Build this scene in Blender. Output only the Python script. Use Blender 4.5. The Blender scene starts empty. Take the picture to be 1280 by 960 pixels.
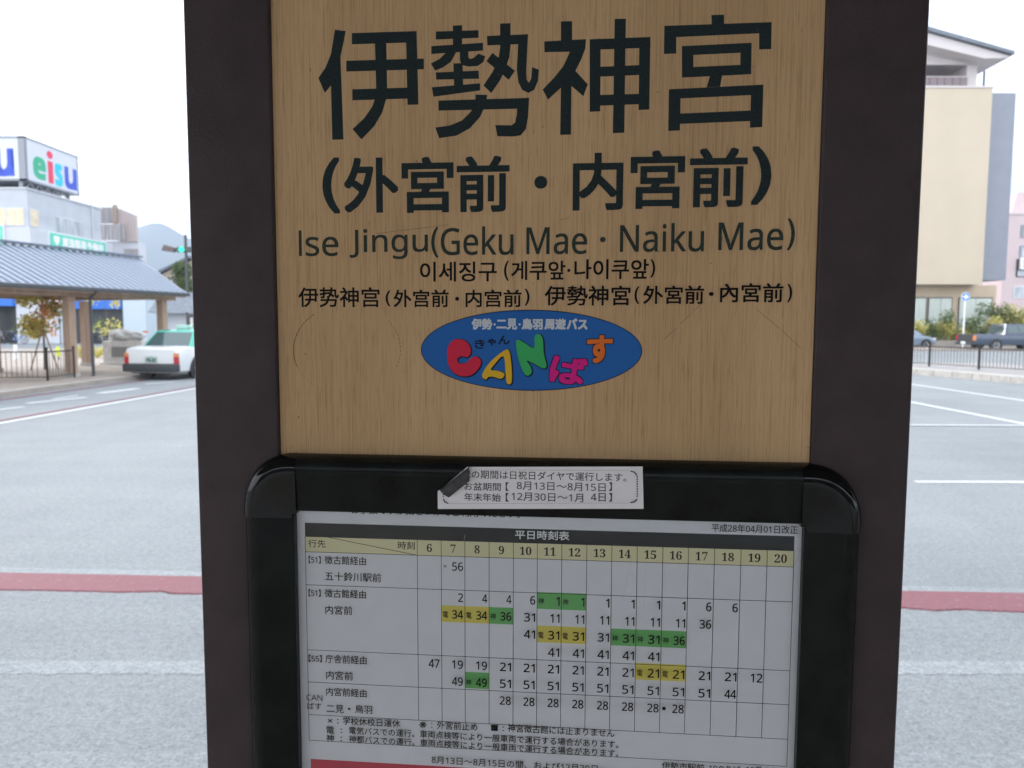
import bpy, bmesh, math, random
from mathutils import Vector, Matrix, geometry
random.seed(7)
S = bpy.context.scene
COL = S.collection
R = math.radians

# ------------------------------------------------------------------ camera, sky, sun, exposure
F, CX, CY = 930.0, 640.0, 480.0          # focal length and centre in photo pixels (1280 x 960)
CAM_H = 1.70
PITCH, ROLL = math.atan(76 / F), R(0.15)
CAM_P = Vector((0, 0, CAM_H))
CAM_R = Matrix.Rotation(R(90) - PITCH, 3, 'X') @ Matrix.Rotation(ROLL, 3, 'Z')
cd = bpy.data.cameras.new('camera')
cam = bpy.data.objects.new('camera', cd); COL.objects.link(cam)
cam.matrix_world = Matrix.Translation(CAM_P) @ CAM_R.to_4x4()
cd.sensor_width = 36; cd.lens = 36 * F / 1280
cd.clip_start = .02; cd.clip_end = 20000
cd.dof.use_dof = True; cd.dof.focus_distance = .62; cd.dof.aperture_fstop = 12.5
S.camera = cam

SUN_EL, SUN_AZ = R(28), R(305)           # soft late light from behind the left
world = bpy.data.worlds.new('World'); S.world = world; world.use_nodes = True
wn = world.node_tree; bg = wn.nodes['Background']
sky = wn.nodes.new('ShaderNodeTexSky'); sky.sky_type = 'NISHITA'; sky.sun_disc = False
sky.sun_elevation = SUN_EL; sky.sun_rotation = SUN_AZ
sky.air_density = 1.0; sky.dust_density = 3.5; sky.ozone_density = .6
veil = wn.nodes.new('ShaderNodeMix'); veil.data_type = 'RGBA'; veil.inputs[0].default_value = .8    # thin bright overcast over the blue
veil.inputs[7].default_value = (5.9, 6.1, 6.5, 1)
wn.links.new(sky.outputs[0], veil.inputs[6]); wn.links.new(veil.outputs[2], bg.inputs[0]); bg.inputs[1].default_value = .12
sl = bpy.data.lights.new('sun', 'SUN'); sl.energy = .9; sl.angle = R(14); sl.color = (1, .95, .88)
so = bpy.data.objects.new('sun', sl); COL.objects.link(so)
sd = Vector((math.sin(SUN_AZ) * math.cos(SUN_EL), math.cos(SUN_AZ) * math.cos(SUN_EL), math.sin(SUN_EL)))
so.rotation_euler = sd.to_track_quat('Z', 'Y').to_euler(); so.location = (0, 0, 40)
S.view_settings.view_transform = 'Standard'; S.view_settings.look = 'None'
S.view_settings.exposure = 1.95; S.view_settings.gamma = 1
S.view_settings.use_curve_mapping = False

# ------------------------------------------------------------------ helpers
def ray(px, py):
    return (CAM_R @ Vector((px - CX, -(py - CY), -F))).normalized()
def G(px, py, z=0.0):                     # where the line of sight meets the ground
    d = ray(px, py); t = (z - CAM_H) / d.z; return CAM_P + d * t
def Q(px, py, D):                         # where it meets the upright plane y = D
    d = ray(px, py); return CAM_P + d * (D / d.y)

def tag(o, label=None, cat=None, group=None, kind=None):
    if label: o['label'] = label
    if cat: o['category'] = cat
    if group: o['group'] = group
    if kind: o['kind'] = kind
    return o
def empty(name, loc, rz, label, cat, group=None):
    o = bpy.data.objects.new(name, None); COL.objects.link(o); o.empty_display_size = .1
    o.location = loc; o.rotation_euler = (0, 0, rz)
    return tag(o, label, cat, group)
def link(name, me, mat=None, parent=None, kind=None, label=None):
    o = bpy.data.objects.new(name, me); COL.objects.link(o)
    if mat and not me.materials: me.materials.append(mat)
    if parent: o.parent = parent
    if kind: o['kind'] = kind
    if label: o['label'] = label
    return o
class MB:
    def __init__(s): s.v = []; s.f = []
    def poly(s, pts):
        n = len(s.v); s.v += [tuple(p) for p in pts]; s.f.append(tuple(range(n, n + len(pts)))); return s
    def grid(s, rows, close=False):
        n = len(s.v); m = len(rows[0])
        for r in rows: s.v += [tuple(p) for p in r]
        for i in range(len(rows) - 1):
            for j in range(m if close else m - 1):
                k = (j + 1) % m
                s.f.append((n + i*m + j, n + i*m + k, n + (i+1)*m + k, n + (i+1)*m + j))
        return s
    def box(s, x0, x1, y0, y1, z0, z1):
        n = len(s.v)
        s.v += [(x, y, z) for z in (z0, z1) for x, y in ((x0, y0), (x1, y0), (x1, y1), (x0, y1))]
        s.f += [tuple(n + i for i in f) for f in ((3,2,1,0),(4,5,6,7),(0,1,5,4),(1,2,6,5),(2,3,7,6),(3,0,4,7))]
        return s
    def prism(s, pts, axis, a, b):        # pts 2-D outline, extruded along axis from a to b
        def P(p, t): return {'x': (t, p[0], p[1]), 'y': (p[0], t, p[1]), 'z': (p[0], p[1], t)}[axis]
        s.grid([[P(p, a) for p in pts], [P(p, b) for p in pts]], True)
        n = len(pts); k = len(s.v) - 2*n
        s.f.append(tuple(range(k, k+n))); s.f.append(tuple(range(k+2*n-1, k+n-1, -1)))
        return s
    def tube(s, p, q, r, r2=None, n=8, caps=True):
        p, q = Vector(p), Vector(q); r2 = r if r2 is None else r2
        d = (q - p).normalized(); a = d.orthogonal().normalized(); b = d.cross(a)
        rows = [[c + (a*math.cos(2*math.pi*i/n) + b*math.sin(2*math.pi*i/n))*rr for i in range(n)] for c, rr in ((p, r), (q, r2))]
        s.grid(rows, True)
        if caps:
            k = len(s.v) - 2*n; s.f.append(tuple(range(k+n-1, k-1, -1))); s.f.append(tuple(range(k+n, k+2*n)))
        return s
    def mesh(s, name, smooth=False, bevel=0, segs=2):
        me = bpy.data.meshes.new(name); me.from_pydata(s.v, [], s.f)
        bm = bmesh.new(); bm.from_mesh(me)
        bmesh.ops.recalc_face_normals(bm, faces=bm.faces)
        if bevel:
            bmesh.ops.bevel(bm, geom=[e for e in bm.edges if e.is_manifold and e.calc_face_angle(0) > .4], offset=bevel, segments=segs, affect='EDGES', profile=.6)
        bm.to_mesh(me); bm.free()
        if smooth:
            me.shade_smooth()
            if smooth != 'all': me.set_sharp_from_angle(angle=R(smooth if smooth is not True else 40))
        return me
    def build(s, name, mat, parent=None, smooth=False, bevel=0, kind=None, label=None, segs=2):
        return link(name, s.mesh(name, smooth, bevel, segs), mat, parent, kind, label)
def copy_tree(o, parent=None):
    c = o.copy(); COL.objects.link(c); c.parent = parent
    for ch in [x for x in bpy.data.objects if x.parent == o]: copy_tree(ch, c)
    return c

# ------------------------------------------------------------------ materials
def mat(name, col, rough=.6, metal=0, var=0, scale=5, bump=0, bscale=60, spec=.5, stretch=(1,1,1), col2=None, coat=0):
    m = bpy.data.materials.new(name); m.use_nodes = True
    nt = m.node_tree; b = nt.nodes['Principled BSDF']
    b.inputs['Base Color'].default_value = (*col, 1); b.inputs['Roughness'].default_value = rough
    b.inputs['Metallic'].default_value = metal; b.inputs['Specular IOR Level'].default_value = spec
    b.inputs['Coat Weight'].default_value = coat
    if var or bump or col2:
        tc = nt.nodes.new('ShaderNodeTexCoord'); mp = nt.nodes.new('ShaderNodeMapping')
        mp.inputs['Scale'].default_value = stretch; nt.links.new(tc.outputs['Object'], mp.inputs[0])
    if var or col2:
        nz = nt.nodes.new('ShaderNodeTexNoise'); nz.inputs['Scale'].default_value = scale; nz.inputs['Detail'].default_value = 6
        nt.links.new(mp.outputs[0], nz.inputs['Vector'])
        r = nt.nodes.new('ShaderNodeValToRGB'); r.color_ramp.elements[0].position = .35; r.color_ramp.elements[1].position = .65
        c2 = col2 or tuple(min(1, c*(1+var)) for c in col); c1 = col if col2 else tuple(c*(1-var) for c in col)
        r.color_ramp.elements[0].color = (*c1, 1); r.color_ramp.elements[1].color = (*c2, 1)
        nt.links.new(nz.outputs[0], r.inputs[0]); nt.links.new(r.outputs[0], b.inputs['Base Color'])
    if bump:
        n2 = nt.nodes.new('ShaderNodeTexNoise'); n2.inputs['Scale'].default_value = bscale; n2.inputs['Detail'].default_value = 4
        nt.links.new(mp.outputs[0], n2.inputs['Vector'])
        bp = nt.nodes.new('ShaderNodeBump'); bp.inputs['Strength'].default_value = bump; bp.inputs['Distance'].default_value = .002
        nt.links.new(n2.outputs[0], bp.inputs['Height']); nt.links.new(bp.outputs[0], b.inputs['Normal'])
    return m
def emit(name, col, s):
    m = mat(name, col); b = m.node_tree.nodes['Principled BSDF']
    b.inputs['Emission Color'].default_value = (*col, 1); b.inputs['Emission Strength'].default_value = s; return m
def wood_mat(name, base, dark, light):
    m = bpy.data.materials.new(name); m.use_nodes = True; nt = m.node_tree; L = nt.links.new
    b = nt.nodes['Principled BSDF']; b.inputs['Roughness'].default_value = .6; b.inputs['Specular IOR Level'].default_value = .12
    tc = nt.nodes.new('ShaderNodeTexCoord')
    def noise(sc, detail, rough=.5, dist=0):
        mp = nt.nodes.new('ShaderNodeMapping'); mp.inputs['Scale'].default_value = sc; L(tc.outputs['Object'], mp.inputs[0])
        n = nt.nodes.new('ShaderNodeTexNoise'); n.inputs['Scale'].default_value = 1; n.inputs['Detail'].default_value = detail
        n.inputs['Roughness'].default_value = rough; n.inputs['Distortion'].default_value = dist; L(mp.outputs[0], n.inputs['Vector']); return n
    def ramp(src, stops):
        r = nt.nodes.new('ShaderNodeValToRGB'); e = r.color_ramp.elements
        e[0].position, e[0].color = stops[0][0], (*stops[0][1], 1); e[1].position, e[1].color = stops[-1][0], (*stops[-1][1], 1)
        for p, c in stops[1:-1]: k = e.new(p); k.color = (*c, 1)
        L(src, r.inputs[0]); return r
    def mix(a, bb, fac, mode='MULTIPLY'):
        x = nt.nodes.new('ShaderNodeMix'); x.data_type = 'RGBA'; x.blend_type = mode
        x.inputs[0].default_value = fac; L(a, x.inputs[6]); L(bb, x.inputs[7]); return x.outputs[2]
    broad = ramp(noise((16, 16, 1.2), 3, .5, .4).outputs[0], [(.25, base), (.75, light)])
    grain = ramp(noise((620, 620, 9), 4, .65).outputs[0], [(.28, (.50,.46,.41)), (.44, (.88,.87,.85)), (.6, (1,1,1))])
    pore = ramp(noise((1100, 1100, 40), 2, .5).outputs[0], [(.30, dark), (.43, (1,1,1))])
    blotch = ramp(noise((5, 5, 2.5), 3).outputs[0], [(.3, (.84,.83,.81)), (.7, (1.0,1.0,1.0))])
    c = mix(broad.outputs[0], grain.outputs[0], .75); c = mix(c, pore.outputs[0], .45); c = mix(c, blotch.outputs[0], 1)
    L(c, b.inputs['Base Color'])
    bp = nt.nodes.new('ShaderNodeBump'); bp.inputs['Strength'].default_value = .25; bp.inputs['Distance'].default_value = .0005
    L(grain.outputs[0], bp.inputs['Height']); L(bp.outputs[0], b.inputs['Normal'])
    return m
M = {}
M['board'] = wood_mat('pale varnished wood', (.575,.392,.212), (.47,.42,.36), (.690,.482,.272))
M['brown'] = mat('dark brown painted steel', (.050,.038,.041), .42, 0, .12, 30, .35, 900, .22)
M['ink'] = mat('faded dark green ink', (.022,.034,.036), .6, 0, .25, 700, spec=.08)
M['ink2'] = mat('greenish grey ink', (.035,.048,.040), .6, 0, .25, 500, spec=.08)
M['black_ink'] = mat('black print', (.010,.009,.010), .6, spec=.08)
M['paper'] = mat('white paper', (.75,.77,.79), .7, 0, .015, 60, spec=.1)
M['label_paper'] = mat('glossy label paper', (.78,.79,.82), .35, 0, .02, 40)
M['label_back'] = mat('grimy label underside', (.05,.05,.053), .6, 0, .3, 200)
M['black_plastic'] = mat('glossy black plastic', (.004,.006,.0065), .09, 0, .1, 30, 0, 200, .32)
M['satin_plastic'] = mat('scuffed satin black plastic', (.006,.009,.009), .24, 0, .35, 40, .04, 300, .18)
M['cream_row'] = mat('pale yellow print', (.75,.72,.42), .6)
M['yellow'] = mat('yellow print', (.75,.64,.10), .6)
M['green'] = mat('green print', (.13,.47,.12), .6)
M['bar'] = mat('black title bar print', (.010,.018,.020), .6, spec=.08)
M['redband'] = mat('red print', (.55,.035,.07), .6)
M['line'] = mat('thin black print', (.025,.025,.028), .6, spec=.08)
M['white_print'] = mat('white print', (.75,.77,.77), .6)
M['scratch'] = mat('brown score mark', (.10,.06,.03), .8)
M['dust'] = mat('pale scratch', (.75,.68,.58), .8)
def ink(n, c): M[n] = mat(n + ' sticker vinyl', c, .5, spec=.12)
ink('logo_blue', (.022,.13,.42)); ink('logo_red', (.62,.03,.07)); ink('logo_yellow', (.70,.44,.03)); ink('logo_green', (.05,.42,.13))
ink('logo_pink', (.66,.02,.25)); ink('logo_orange', (.72,.17,.03)); ink('logo_outline', (.01,.015,.03)); ink('logo_white', (.55,.62,.66))
# clear acrylic: mostly passes light, mirrors a little
m = bpy.data.materials.new('clear acrylic'); m.use_nodes = True; nt = m.node_tree; nt.nodes.clear()
out = nt.nodes.new('ShaderNodeOutputMaterial'); tr = nt.nodes.new('ShaderNodeBsdfTransparent'); gl = nt.nodes.new('ShaderNodeBsdfGlossy')
tr.inputs[0].default_value = (.95,.96,.97,1); gl.inputs['Roughness'].default_value = .06
fr = nt.nodes.new('ShaderNodeFresnel'); fr.inputs[0].default_value = 1.49; mx = nt.nodes.new('ShaderNodeMixShader')
ge = nt.nodes.new('ShaderNodeNewGeometry'); mr = nt.nodes.new('ShaderNodeMapRange'); mr.inputs[3].default_value = 1.42; mr.inputs[4].default_value = 1/1.42
for a, b_ in ((ge.outputs['Backfacing'], mr.inputs[0]), (mr.outputs[0], fr.inputs[0]), (fr.outputs[0], mx.inputs[0]), (tr.outputs[0], mx.inputs[1]), (gl.outputs[0], mx.inputs[2]), (mx.outputs[0], out.inputs[0])): nt.links.new(a, b_)
M['acrylic'] = m

# ------------------------------------------------------------------ print: text, polygons and ribbons as thin printed faces
_tc = {}
SANS = {**{chr(48+i): chr(0x1D7E2+i) for i in range(10)}, **{chr(65+i): chr(0x1D5A0+i) for i in range(26)}, **{chr(97+i): chr(0x1D5BA+i) for i in range(26)}}
SERIF = {chr(48+i): chr(0x1D7CE+i) for i in range(10)}
def conv(s, t): return ''.join(t.get(c, c) for c in s)
def glyphs(s, res=2):
    k = (s, res)
    if k in _tc: return _tc[k]
    c = bpy.data.curves.new('print', 'FONT'); c.body = s; c.size = 1; c.resolution_u = res
    o = bpy.data.objects.new('print', c); COL.objects.link(o)
    bpy.context.view_layer.update()
    me = bpy.data.meshes.new_from_object(o.evaluated_get(bpy.context.evaluated_depsgraph_get()))
    v = [(a.co.x, a.co.y) for a in me.vertices]; f = [tuple(p.vertices) for p in me.polygons]
    x0, x1 = min(a[0] for a in v), max(a[0] for a in v); y0, y1 = min(a[1] for a in v), max(a[1] for a in v)
    bpy.data.objects.remove(o); bpy.data.curves.remove(c); bpy.data.meshes.remove(me)
    _tc[k] = (v, f, (x0, x1, y0, y1)); return _tc[k]
class Print:
    """flat print on a local plane y = const (x right, z up); each layer 6 microns above the one below"""
    def __init__(s, y=0.0): s.m = MB(); s.y = y
    def layer(s): s.y -= 6e-6
    def text(s, t, x0, x1, z0, z1, bold=0, rot=0, res=2, align='fit'):
        v, f, (a0, a1, b0, b1) = glyphs(t, res)
        sx = (x1-x0)/(a1-a0); sz = (z1-z0)/(b1-b0)
        if align == 'right': sx = sz*x0; x0_ = x1 - (a1-a0)*sx
        elif align == 'left': sx = sz*x1; x0_ = x0
        else: x0_ = x0
        sh = [(0, 0)] if not bold else [(0, 0)] + [(bold*i, bold*j) for i in (-1, 0, 1) for j in (-1, 0, 1) if i or j]
        cx, cz = (x0_ + (a1-a0)*sx/2), (z0+z1)/2; c, sn = math.cos(rot), math.sin(rot)
        for k, (dx, dz) in enumerate(sh):
            n = len(s.m.v); s.layer()
            for p in v:
                X = x0_ + (p[0]-a0)*sx - cx; Z = z0 + (p[1]-b0)*sz - cz
                s.m.v.append((cx + X*c - Z*sn + dx, s.y, cz + X*sn + Z*c + dz))
            s.m.f += [tuple(n+i for i in q) for q in f]
        return s
    def poly(s, pts, grow=0):
        tri = geometry.tessellate_polygon([[Vector((p[0], p[1], 0)) for p in pts]])
        sh = [(0, 0)] if not grow else [(grow*math.cos(a*math.pi/6), grow*math.sin(a*math.pi/6)) for a in range(12)]
        for dx, dz in sh:
            s.layer(); n = len(s.m.v); s.m.v += [(p[0]+dx, s.y, p[1]+dz) for p in pts]; s.m.f += [tuple(n+i for i in t) for t in tri]
        return s
    def rect(s, x0, x1, z0, z1): return s.poly([(x0, z0), (x1, z0), (x1, z1), (x0, z1)])
    def line(s, p, q, w):
        d = Vector((q[0]-p[0], q[1]-p[1])).normalized(); n = Vector((-d.y, d.x))*w/2
        return s.poly([(p[0]+n.x, p[1]+n.y), (p[0]-n.x, p[1]-n.y), (q[0]-n.x, q[1]-n.y), (q[0]+n.x, q[1]+n.y)])
    def blob(s, pts, w, grow=0):          # round-ended thick stroke
        o = []
        for i, p in enumerate(pts):
            for k in range(10): pass
        for a, b in zip(pts, pts[1:]): s.line(a, b, w + 2*grow)
        for p in pts: s.poly([(p[0]+(w/2+grow)*math.cos(t*math.pi/8), p[1]+(w/2+grow)*math.sin(t*math.pi/8)) for t in range(16)])
        return s
    def build(s, name, material, parent, label=None):
        me = bpy.data.meshes.new(name); me.from_pydata(s.m.v, [], s.m.f)
        return link(name, me, material, parent, None, label)
def smooth_poly(pts, n=5):
    o = []; N = len(pts)
    for i in range(N):
        p0, p1, p2, p3 = (Vector(pts[(i+k-1) % N]) for k in range(4))
        for j in range(n):
            t = j/n; o.append(tuple(.5*((2*p1)+(-p0+p2)*t+(2*p0-5*p1+4*p2-p3)*t*t+(-p0+3*p1-3*p2+p3)*t**3)))
    return o
class Plane:
    """an upright plane facing the camera: turns photo pixels into its local (x, z)"""
    def __init__(s, origin, yaw, roll=0):
        s.o = Vector(origin); s.M = Matrix.Rotation(-yaw, 3, 'Z') @ Matrix.Rotation(roll, 3, 'Y'); s.yaw, s.roll = yaw, roll
        s.ux, s.n, s.uz = s.M.col[0], s.M.col[1], s.M.col[2]
    def __call__(s, px, py, off=0.0):
        d = ray(px, py); o = s.o - s.n*off; t = (o - CAM_P).dot(s.n)/d.dot(s.n); p = CAM_P + d*t - o
        return p.dot(s.ux), p.dot(s.uz)
    def box(s, x0, x1, y0, y1, off=0.0):
        xm, ym = (x0+x1)/2, (y0+y1)/2
        return s(x0, ym, off)[0], s(x1, ym, off)[0], s(xm, y1, off)[1], s(xm, y0, off)[1]

# ================================================================== GROUND
def ground_mat(k=1.0, nm='bleached asphalt'):
    m = bpy.data.materials.new(nm); m.use_nodes = True; nt = m.node_tree; L = nt.links.new; b = nt.nodes['Principled BSDF']
    b.inputs['Roughness'].default_value = .85; b.inputs['Specular IOR Level'].default_value = .25
    tc = nt.nodes.new('ShaderNodeTexCoord')
    def nz(sc, st, det=4, ro=.6):
        mp = nt.nodes.new('ShaderNodeMapping'); mp.inputs['Scale'].default_value = st; L(tc.outputs['Object'], mp.inputs[0])
        n = nt.nodes.new('ShaderNodeTexNoise'); n.inputs['Scale'].default_value = sc; n.inputs['Detail'].default_value = det; n.inputs['Roughness'].default_value = ro; L(mp.outputs[0], n.inputs['Vector']); return n.outputs[0]
    def rp(s, a, ca, c, cb):
        r = nt.nodes.new('ShaderNodeValToRGB'); e = r.color_ramp.elements; e[0].position, e[0].color, e[1].position, e[1].color = a, (*ca, 1), c, (*cb, 1); L(s, r.inputs[0]); return r.outputs[0]
    def mul(a, c, f=1):
        x = nt.nodes.new('ShaderNodeMix'); x.data_type = 'RGBA'; x.blend_type = 'MULTIPLY'; x.inputs[0].default_value = f; L(a, x.inputs[6]); L(c, x.inputs[7]); return x.outputs[2]
    base = rp(nz(.35, (1, 1, 1)), .3, (.252*k,.274*k,.280*k), .7, (.302*k,.325*k,.328*k))
    speck = rp(nz(75, (1, 1, 1), 3, .7), .33, (.66,.66,.67), .62, (1.08,1.08,1.08))
    speck2 = rp(nz(24, (1, 1, 1), 4, .7), .3, (.78,.78,.79), .6, (1.05,1.05,1.05))
    streak = rp(nz(1.0, (.16, 2.2, 1), 5, .6), .35, (.955,.955,.96), .65, (1.02,1.02,1.02))
    patch = rp(nz(.9, (1, .45, 1), 7, .7), .38, (.93,.93,.935), .52, (1,1,1))
    c = mul(mul(mul(mul(base, speck), speck2), streak), patch); L(c, b.inputs['Base Color'])
    bp = nt.nodes.new('ShaderNodeBump'); bp.inputs['Distance'].default_value = .006; bp.inputs['Strength'].default_value = .7
    L(speck, bp.inputs['Height']); L(bp.outputs[0], b.inputs['Normal']); return m
M['asphalt'] = ground_mat()
def worn(name, col, lo=.42, hi=.5, scale=14, under=(.26,.285,.3)):
    m = bpy.data.materials.new(name); m.use_nodes = True; nt = m.node_tree; L = nt.links.new; b = nt.nodes['Principled BSDF']; b.inputs['Roughness'].default_value = .8
    tc = nt.nodes.new('ShaderNodeTexCoord'); n = nt.nodes.new('ShaderNodeTexNoise'); n.inputs['Scale'].default_value = scale; n.inputs['Detail'].default_value = 8; n.inputs['Roughness'].default_value = .75
    L(tc.outputs['Object'], n.inputs['Vector']); r = nt.nodes.new('ShaderNodeValToRGB'); e = r.color_ramp.elements
    e[0].position, e[0].color, e[1].position, e[1].color = lo, (*under, 1), hi, (*col, 1); L(n.outputs[0], r.inputs[0]); L(r.outputs[0], b.inputs['Base Color']); return m
M['red_paint'] = worn('worn red road paint', (.20,.078,.092), .22, .44, 30)
M['white_paint'] = worn('worn white road paint', (.56,.58,.59), .28, .52, 40)
M['ghost_white'] = ground_mat(1.17, 'almost worn off white road paint')
MB().poly([(-9000, -60, 0), (9000, -60, 0), (9000, 12000, 0), (-9000, 12000, 0)]).build('ground', M['asphalt'], kind='structure')

def marking(name, pts, material, z=.004, rag=0, label=None, n=90):
    """road marking through image points of its far edge and near edge [(far, near), ...]"""
    rows = []; pts = list(pts)
    for (a, b), (c, d) in zip(pts, pts[1:]):
        P, Qn, P2, Q2 = G(*a, z), G(*b, z), G(*c, z), G(*d, z)
        for i in range(n + 1):
            t = i/n; p = P.lerp(P2, t); q = Qn.lerp(Q2, t)
            if rag: q = q + (q-p).normalized()*random.uniform(-rag, rag); p = p + (p-q).normalized()*random.uniform(-rag, rag)*.3
            u_ = (q-p).normalized()*.012; rows.append([(p.x-u_.x, p.y-u_.y, -.003), (p.x, p.y, z), (q.x, q.y, z), (q.x+u_.x, q.y+u_.y, -.003)])
    return MB().grid(rows).build(name, material, kind='structure')
marking('road_marking', [((-200, 710), (-200, 735)), ((0, 715.5), (0, 736)), ((160, 718.5), (160, 739)), ((203, 719.5), (203, 738)), ((214, 719.6), (214, 740.8)), ((240, 720), (240, 741)), ((640, 728), (640, 751)), ((1134, 738.4), (1134, 759)), ((1170, 739), (1170, 762)), ((1200, 739.6), (1200, 760.5)), ((1280, 741), (1280, 764)), ((3600, 787), (3600, 812))], M['red_paint'], .008, .006, n=30)
marking('road_marking', [((-200, 705), (-200, 712)), ((640, 722), (640, 729)), ((1500, 740), (1500, 747))], M['ghost_white'], .004, .01)
marking('road_marking', [((-200, 826), (-200, 842)), ((640, 826), (640, 842)), ((1500, 826), (1500, 842))], M['ghost_white'], .004, .012)
marking('road_marking', [((-200, 940), (-200, 980)), ((640, 940), (640, 980)), ((1500, 940), (1500, 980))], ground_mat(1.07, 'pale worn asphalt'), .004, .02)
def strip(p, q, w, material, z=.004):
    a, b = G(*p, z), G(*q, z); d = (b-a).normalized(); n = Vector((-d.y, d.x, 0))*w/2
    MB().poly([a+n, a-n, b-n, b+n]).build('road_marking', material, kind='structure')
strip((-60, 536.2), (250, 482.0), .12, M['red_paint'], .008)
strip((-60, 539.5), (250, 484.4), .15, M['white_paint'])
strip((-60, 508), (182, 475.2), .16, M['red_paint'], .008)
for a, b, w in (((-40, 516), (30, 508.5), .16), ((34, 504.0), (108, 496.5), .20), ((124, 491.5), (172, 485.5), .28), ((182, 480), (222, 476.5), .16)): strip(a, b, w, M['white_paint'])
strip((66, 499), (98, 494), .12, M['white_paint'], .008)
strip((1100, 474.5), (1300, 503.5), .16, M['white_paint']); strip((1100, 495), (1300, 533.5), .16, M['white_paint'], .008)
strip((1100, 531), (1320, 532), .12, M['white_paint'], .012); strip((1144, 602), (1320, 602.5), .10, M['white_paint'])

# platform the camera and the sign stand on (island kerb), far pavements
M['pave'] = mat('pale concrete pavement', (.30,.29,.28), .85, 0, .1, 3, .3, 40)
M['tile_pave'] = mat('warm beige pavement', (.33,.29,.25), .85, 0, .1, 2, .3, 30)
M['kerb'] = mat('kerb stone', (.42,.40,.37), .8, 0, .12, 6, .3, 50)
MB().box(-9, 9, -4.2, .93, -.1, .15).build('platform', M['tile_pave'], kind='structure')
for i in range(15):
    MB().box(-9 + i*1.2, -9 + i*1.2 + 1.19, .932, 1.08, -.1, .153).build('kerb', M['kerb'], kind='structure', bevel=.012)
MB().box(-30, 30, -30, -4.25, -.1, .02).build('pavement', M['pave'], kind='structure')
# left pavement behind the taxi lane
def at2(px, py): p = G(px, py); return (p.x, p.y)
kl = [at2(-160, 527), at2(0, 497.5), at2(60, 489), at2(120, 481), at2(180, 473.5)]
kl += [(kl[-1][0]-.3, 30), (kl[-1][0]-1.5, 44)]
MB().prism(kl + [(-60, 44), (-60, kl[0][1])], 'z', -.1, .12).build('pavement', M['tile_pave'], kind='structure')
for (a, b) in zip(kl, kl[1:]):
    va, vb = Vector((*a, 0)), Vector((*b, 0)); d = (vb-va); n = max(1, int(d.length/1.0)); nn = Vector((-d.y, d.x, 0)).normalized()*.16
    for i in range(n):
        p, q = va+d*(i/n)*1, va+d*((i+.985)/n); MB().prism([(p.x-.01, p.y), (q.x-.01, q.y), (q.x+nn.x, q.y+nn.y), (p.x+nn.x, p.y+nn.y)], 'z', -.1, .125).build('kerb', M['kerb'], kind='structure')
# right island kerb
kr = [at2(1040, 458.5), at2(1145, 468.5), at2(1215, 474.5), at2(1290, 481.5), at2(1500, 505)]
MB().prism([(p[0]+.3, p[1]+.1) for p in kr] + [(kr[-1][0]+4, kr[-1][1]+1.2), (kr[0][0]+7, kr[0][1]+1.2)], 'z', -.1, .14).build('pavement', M['pave'], kind='structure')
for (a, b) in zip(kr, kr[1:]):
    va, vb = Vector((*a, 0)), Vector((*b, 0)); d = vb-va; n = max(1, int(d.length/.6))
    for i in range(n):
        p, q = va+d*(i/n), va+d*((i+.97)/n); MB().prism([(p.x, p.y), (q.x, q.y), (q.x+.42, q.y+.1), (p.x+.42, p.y+.1)], 'z', -.1, .20).build('kerb', M['kerb'], kind='structure')
MB().box(18, 120, 47.5, 52.5, -.1, .12).build('pavement', M['tile_pave'], kind='structure')

# ================================================================== BUS STOP SIGN
YAW = R(5.2)
SP = Plane((0.02, .62, .15), YAW)
TH = .004
def sgn(x0, x1, y0, y1): return SP.box(x0, x1, y0, y1)
sign = empty('bus_stop_pillar', SP.o, -YAW, 'dark brown bus stop pillar with a pale wooden name board reading Ise Jingu', 'bus stop')
el, er = SP(243, 480, TH)[0], SP(1141, 480, TH)[0]
wl, wr = SP(341.5, 270, TH)[0], SP(1025, 270, TH)[0]
TOP = 2.95
for a, b in ((el, wl), (wr, er)):
    MB().box(a, b, -TH, .14, 0, TOP).build('side_post', M['brown'], sign, smooth=30, bevel=.003, segs=3)
MB().box(wl+.001, wr-.001, .02, .13, 0, TOP-.01).build('back_plate', M['brown'], sign)
MB().box(wl+.0004, wr-.0004, 0, .018, .3, TOP-.02).build('name_board', M['board'], sign)
MB().box(el-.01, er+.01, -.02, .15, TOP, TOP+.06).build('top_cap', M['brown'], sign, bevel=.004)
MB().box(el-.02, er+.02, -.03, .16, 0, .02).build('base_plate', M['brown'], sign, bevel=.003)

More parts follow.
